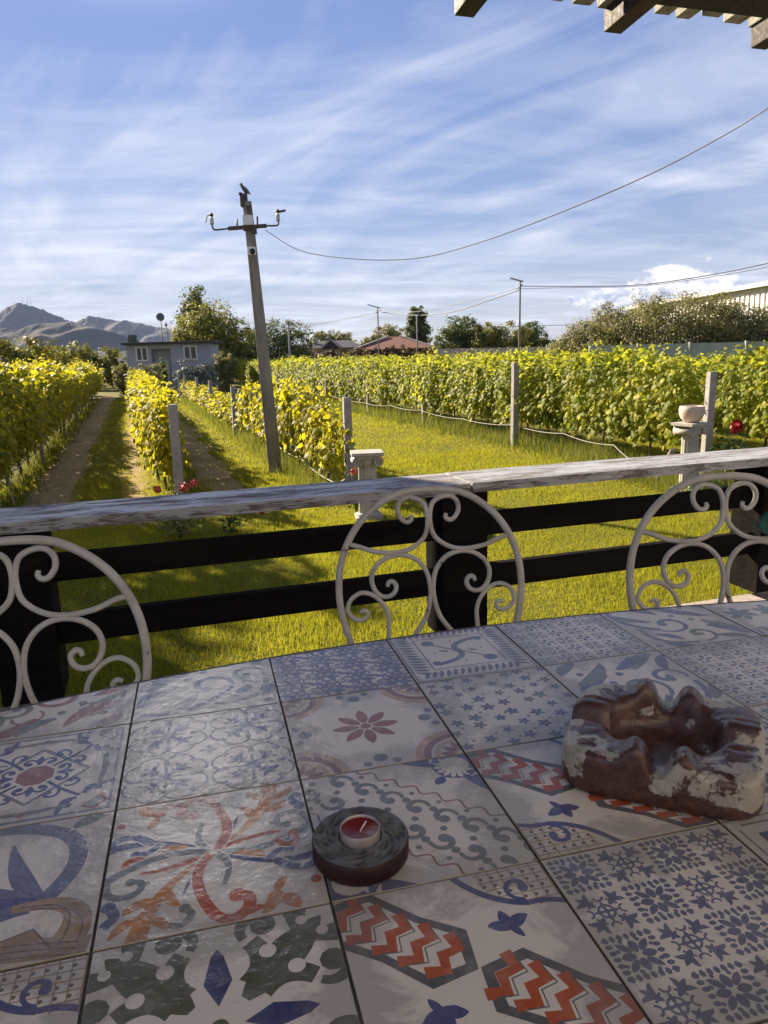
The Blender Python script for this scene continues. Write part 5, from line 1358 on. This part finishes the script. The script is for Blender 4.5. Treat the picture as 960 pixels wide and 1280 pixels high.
b.add([wp(a, c, z) for a in (0, Lw) for c, z in pr], [(0, 1, 2, 3, 4), (9, 8, 7, 6, 5)] + [(k, 5 + k, 5 + (k + 1) % 5, (k + 1) % 5) for k in range(5)]); b.build('wall', m_ware, wh)
b = MB(); x = .3
while x < Lw - .2: b.beam(wp(x, -.05, .05), wp(x, -.05, hw_ - .25), .34, .1, (e1.x, e1.y, 0)); x += .7
x = .3
while x < WD - .2:
    zt = hw_ + 1.6 * (1 - abs(x - WD / 2) / (WD / 2)); b.beam(wp(Lw + .05, x, .05), wp(Lw + .05, x, zt - .3), .1, .34, (e1.x, e1.y, 0)); x += .7
b.build('cladding_rib', m_ware, wh)
b = MB()
for c0, z0, c1_, z1 in ((-.7, hw_ - .07, WD / 2, hw_ + 1.6), (WD / 2, hw_ + 1.6, WD + .7, hw_ - .07)):
    vs = [wp(a, c, z + dz) for dz in (.03, .34) for a, c, z in ((-.6, c0, z0), (Lw + .7, c0, z0), (Lw + .7, c1_, z1), (-.6, c1_, z1))]
    b.add(vs, [(3, 2, 1, 0), (4, 5, 6, 7), (0, 1, 5, 4), (1, 2, 6, 5), (2, 3, 7, 6), (3, 0, 4, 7)])
b.build('roof', m_galv, wh)

# ---------------------------------------------------------------- hills
def hill_mat(name, c1, c2, c3):
    t = NT(name); v = t.pos((1, 1, 1), 'World')
    n1 = t.noise(v, .008, 9, .66, .8); n2 = t.noise(v, .035, 6, .75)
    c = t.ramp(t.math('ADD', t.math('MULTIPLY', n1, .6), t.math('MULTIPLY', n2, .4)), [(.40, c1), (.5, c2), (.60, c3)])
    return t.done(t.bsdf(c, .95, t.bump(n2, .5, 6.), .1))
def hill(Y, prof, depth, mat, seed, rough=.06):
    r = np.random.default_rng(seed)
    xs = np.array([at(p[0], 450, Y).x for p in prof]); hs = np.array([at(p[0], p[1], Y).z for p in prof]) - GZ
    nx, ny = 260, 81
    X = np.linspace(xs[0], xs[-1], nx); Hc = np.interp(X, xs, hs)
    ker = np.hanning(5); ker /= ker.sum(); Hc = np.convolve(np.pad(Hc, 2, 'edge'), ker, 'valid'); Hc = Hc * (1 + r.normal(0, .008, nx))
    V = []
    ph = r.uniform(0, 6.28, (12, 2)); fq = 2 ** np.linspace(0, 4.2, 12)
    for j in range(ny):
        t = j / (ny - 1) * 2 - 1
        fall = 1 - abs(t)
        for i in range(nx):
            x = X[i]; y = Y + t * depth
            n = sum(math.sin(x * fq[k] * 2.6 / depth + ph[k, 0] + 1.6 * math.sin(y * fq[k] * .9 / depth + ph[k, 1])) / fq[k] ** .9 for k in range(12))
            rg = abs(math.sin(x / depth * 9 + 2.2 * math.sin(y / depth * 2.3 + ph[0, 0]))) ; z = Hc[i] * fall * (1 + rough * (n * 1.9 - 1.5 * rg) * (1 - fall) ** .4) if fall > 0 else 0
            V.append((x, y, GZ - 2 + max(z, 0)))
    b = MB(); b.add(V, [(j * nx + i, j * nx + i + 1, (j + 1) * nx + i + 1, (j + 1) * nx + i) for j in range(ny - 1) for i in range(nx - 1)], 0, True)
    o = b.build('hills', mat); tag(o, kind='structure'); return o
hm1 = hill_mat('bare_hill', (.006, .010, .010), (.026, .028, .034), (.07, .066, .07)); hm2 = hill_mat('scrub_hill', (.006, .010, .006), (.018, .022, .016), (.05, .047, .036))
hill(3400, [(-420, 452), (-300, 430), (-160, 404), (-60, 412), (-22, 398), (4, 393), (20, 382), (32, 377), (45, 381), (62, 387), (85, 397), (100, 403), (125, 412), (160, 425), (205, 440), (260, 454)], 700, hm1, 1, .2)
hill(3900, [(20, 450), (70, 420), (98, 403), (117, 394), (135, 397), (162, 402), (190, 406), (215, 411), (245, 424), (300, 440), (380, 452)], 700, hm1, 2, .18)
hill(2300, [(-250, 452), (-150, 430), (-40, 418), (20, 415), (50, 407), (80, 403), (95, 404), (115, 408), (140, 413), (165, 421), (200, 437), (240, 450)], 500, hm2, 3, .18)
hill(4300, [(520, 452), (550, 444), (575, 438), (620, 440), (680, 436), (740, 438), (820, 434), (900, 440), (1000, 448)], 400, hm2, 4, .05)
for px, py, lab in ((28, 371, 'tiny lattice mast on the summit of the tallest hill, left'), (34, 369, 'tiny lattice mast at the very summit of the tallest hill'), (38, 373, 'tiny lattice mast on the summit of the tallest hill, right')):
    p = at(px, 380, 3400); t_ = at(px, py, 3400)
    b = MB(); b.tube([(p.x, p.y, p.z - 6), (t_.x, t_.y, t_.z)], [1.1, .5], 6); tag(b.build('radio_mast', m_galv), lab, 'mast')

hb = MB(); hb.box((0, 2500, 200 - 1.), (9800, 5400, 400))
hzm = NT('haze_air'); pv = hzm.n('VolumePrincipled'); pv.inputs['Color'].default_value = (.52, .66, 1., 1); pv.inputs['Density'].default_value = 5e-5; pv.inputs['Anisotropy'].default_value = 0.
hzm.l(pv.outputs[0], hzm.out.inputs['Volume'])
tag(hb.build('haze', hzm.m), kind='stuff')
# ---------------------------------------------------------------- unseen block added left of the frame to shade the terrace; wall behind it
blocker = thing('shade_block', 'unseen rendered block added left of the terrace to shade it', 'house', rail_pt(-2.76, 0, GZ), RA)
b = MB(); b.box((-1., 2., 2.2), (2., 6., 4.4)); b.build('wall', m_wallH, blocker)
b = MB(); b.box((-1.02, 2., 4.48), (2.04, 6.1, .16)); b.build('roof', m_shedroof, blocker)
hw = thing('house_wall', 'rendered house wall at the back of the terrace', 'wall', rail_pt(0, -4.6, 0), RA)
b = MB(); b.box((.7, -.15, 1.5), (6.6, .3, 3.)); b.build('wall', m_wallH, hw)

# ---------------------------------------------------------------- sky, sun, camera
SUN_AZ, SUN_EL = R(-46), R(26)
wd = bpy.data.worlds.new('World'); SC.world = wd; wd.use_nodes = True
T = wd.node_tree; T.nodes.clear()
class WN(NT):
    def __init__(s): s.t = T; s.out = T.nodes.new('ShaderNodeOutputWorld')
w = WN()
sky = w.n('TexSky', sky_type='NISHITA', sun_disc=False, sun_elevation=SUN_EL, sun_rotation=SUN_AZ, altitude=60, air_density=1.0, dust_density=.1, ozone_density=3.)
tc_ = w.n('TexCoord'); d = tc_.outputs['Generated']
sep = w.n('SeparateXYZ'); w.l(d, sep.inputs[0])
zc = w.math('MAXIMUM', sep.outputs['Z'], 0.)
den = w.math('ADD', zc, .10)
pl = w.n('CombineXYZ'); w.l(w.math('DIVIDE', sep.outputs['X'], den), pl.inputs[0]); w.l(w.math('DIVIDE', sep.outputs['Y'], den), pl.inputs[1])
def layer(head, sx_, sy_, scale, detail, rough, dist, off=(0, 0, 0)):
    """streaks of cloud along the compass heading head"""
    m1 = w.n('Mapping'); m1.inputs['Rotation'].default_value = (0, 0, -(PI / 2 - head)); w.l(pl.outputs[0], m1.inputs[0])
    mp = w.n('Mapping'); mp.inputs['Scale'].default_value = (sx_, sy_, 1); mp.inputs['Location'].default_value = off
    w.l(m1.outputs[0], mp.inputs[0]); return w.noise(mp.outputs[0], scale, detail, rough, dist)
c1 = layer(R(-34), .42, 1.0, 1.3, 9, .58, 1.9, (3.1, 1.2, 0))
c2 = layer(R(76), .38, 1.2, 1.2, 9, .62, 1.4, (1.7, 4.2, 0))
c3 = layer(R(-40), .5, .9, .6, 5, .5, .4, (.4, .9, 0))
az = w.math('ARCTAN2', sep.outputs['X'], sep.outputs['Y']); el = w.math('ARCSINE', sep.outputs['Z'])
def gau(v, c, s_):
    q = w.math('DIVIDE', w.math('SUBTRACT', v, c), s_); return w.math('POWER', 2.718, w.math('MULTIPLY', w.math('MULTIPLY', q, q), -1.))
cir = w.math('ADD', w.math('MULTIPLY', c1, .48), w.math('ADD', w.math('MULTIPLY', c2, .26), w.math('MULTIPLY', c3, .39)))
cirm = w.ramp(cir, [(.50, 0.), (.59, .2), (.68, .48), (.78, .75)])
low = w.ramp(zc, [(.0, .62), (.10, .42), (.26, .12), (.45, 0.)])
cl = w.math('MINIMUM', w.math('ADD', cirm, w.math('MULTIPLY', low, w.ramp(c2, [(.36, .25), (.62, 1.)]))), .92)
# cumulus bank low in the right of the view (around azimuth 20 degrees)
sph = w.n('CombineXYZ'); w.l(az, sph.inputs[0]); w.l(w.math('MULTIPLY', el, 1.5), sph.inputs[1])
n_c = w.noise(sph.outputs[0], 40, 9, .58, .25)
env = w.math('ADD', w.math('MULTIPLY', gau(az, .372, .05), gau(el, .078, .026)), w.math('MULTIPLY', w.math('MULTIPLY', gau(az, .285, .05), gau(el, .064, .014)), .85))
env = w.math('ADD', env, w.math('MULTIPLY', w.math('MULTIPLY', gau(az, .43, .05), gau(el, .066, .018)), .6))
cum = w.ramp(w.math('ADD', w.math('MULTIPLY', env, .62), w.math('MULTIPLY', n_c, .85)), [(.73, 0.), (.82, 1.)])
lit = w.ramp(w.math('ADD', w.math('MULTIPLY', el, 6.), w.math('MULTIPLY', w.noise(sph.outputs[0], 55, 6, .6, .2), 1.1)), [(.82, 0.), (1., 1.)])
ccol = w.mix(lit, (2.2, 2.5, 3.5), (5.8, 5.6, 5.4))
bw = w.n('RGBToBW'); w.l(sky.outputs[0], bw.inputs[0])
kk = w.math('DIVIDE', 1.03, w.math('ADD', 1., w.math('MULTIPLY', bw.outputs[0], .28)))
vs_ = w.n('VectorMath', operation='SCALE'); w.l(sky.outputs[0], vs_.inputs[0]); w.l(kk, vs_.inputs['Scale'])
sc_ = w.mix(1., vs_.outputs[0], (1.05, .95, 1.12), 'MULTIPLY')
col = w.mix(cl, sc_, (4.5, 4.65, 5.25))
added_glow = w.math('MULTIPLY', w.math('MULTIPLY', gau(az, R(-16), .10), gau(el, R(29.5), .06)), w.ramp(c2, [(.3, .5), (.7, 1.)]))  # unseen bright patch added above the view for tile sheen and table light
col = w.mix(w.math('MULTIPLY', added_glow, .95), col, (48., 47., 45.))
col = w.mix(w.math('MULTIPLY', cum, .92), col, ccol)
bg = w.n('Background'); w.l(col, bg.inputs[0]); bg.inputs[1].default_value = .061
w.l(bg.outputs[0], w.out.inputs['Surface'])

sun = bpy.data.lights.new('sun', 'SUN'); sun.energy = 5.0; sun.angle = R(.6); sun.color = (1., .86, .66)
so = bpy.data.objects.new('sun', sun); COL.objects.link(so)
S_ = Vector((math.sin(SUN_AZ) * math.cos(SUN_EL), math.cos(SUN_AZ) * math.cos(SUN_EL), math.sin(SUN_EL)))
so.rotation_euler = S_.to_track_quat('Z', 'Y').to_euler(); so.location = (-20, 20, 30)

cam = bpy.data.cameras.new('camera'); co = bpy.data.objects.new('camera', cam); COL.objects.link(co)
Mx = Matrix((RI, UP, -FW)).transposed().to_4x4(); Mx.translation = CAM
co.matrix_world = Mx
cam.sensor_fit = 'VERTICAL'; cam.sensor_height = 36.; cam.lens = F / 1280. * 36.; cam.clip_start = .02; cam.clip_end = 12000
SC.camera = co
SC.view_settings.view_transform = 'Standard'; SC.view_settings.look = 'None'; SC.view_settings.exposure = 1.72; SC.view_settings.gamma = 1
SC.cycles.use_denoising = True
SC.cycles.max_bounces = 8; SC.cycles.transparent_max_bounces = 8; SC.cycles.transmission_bounces = 4
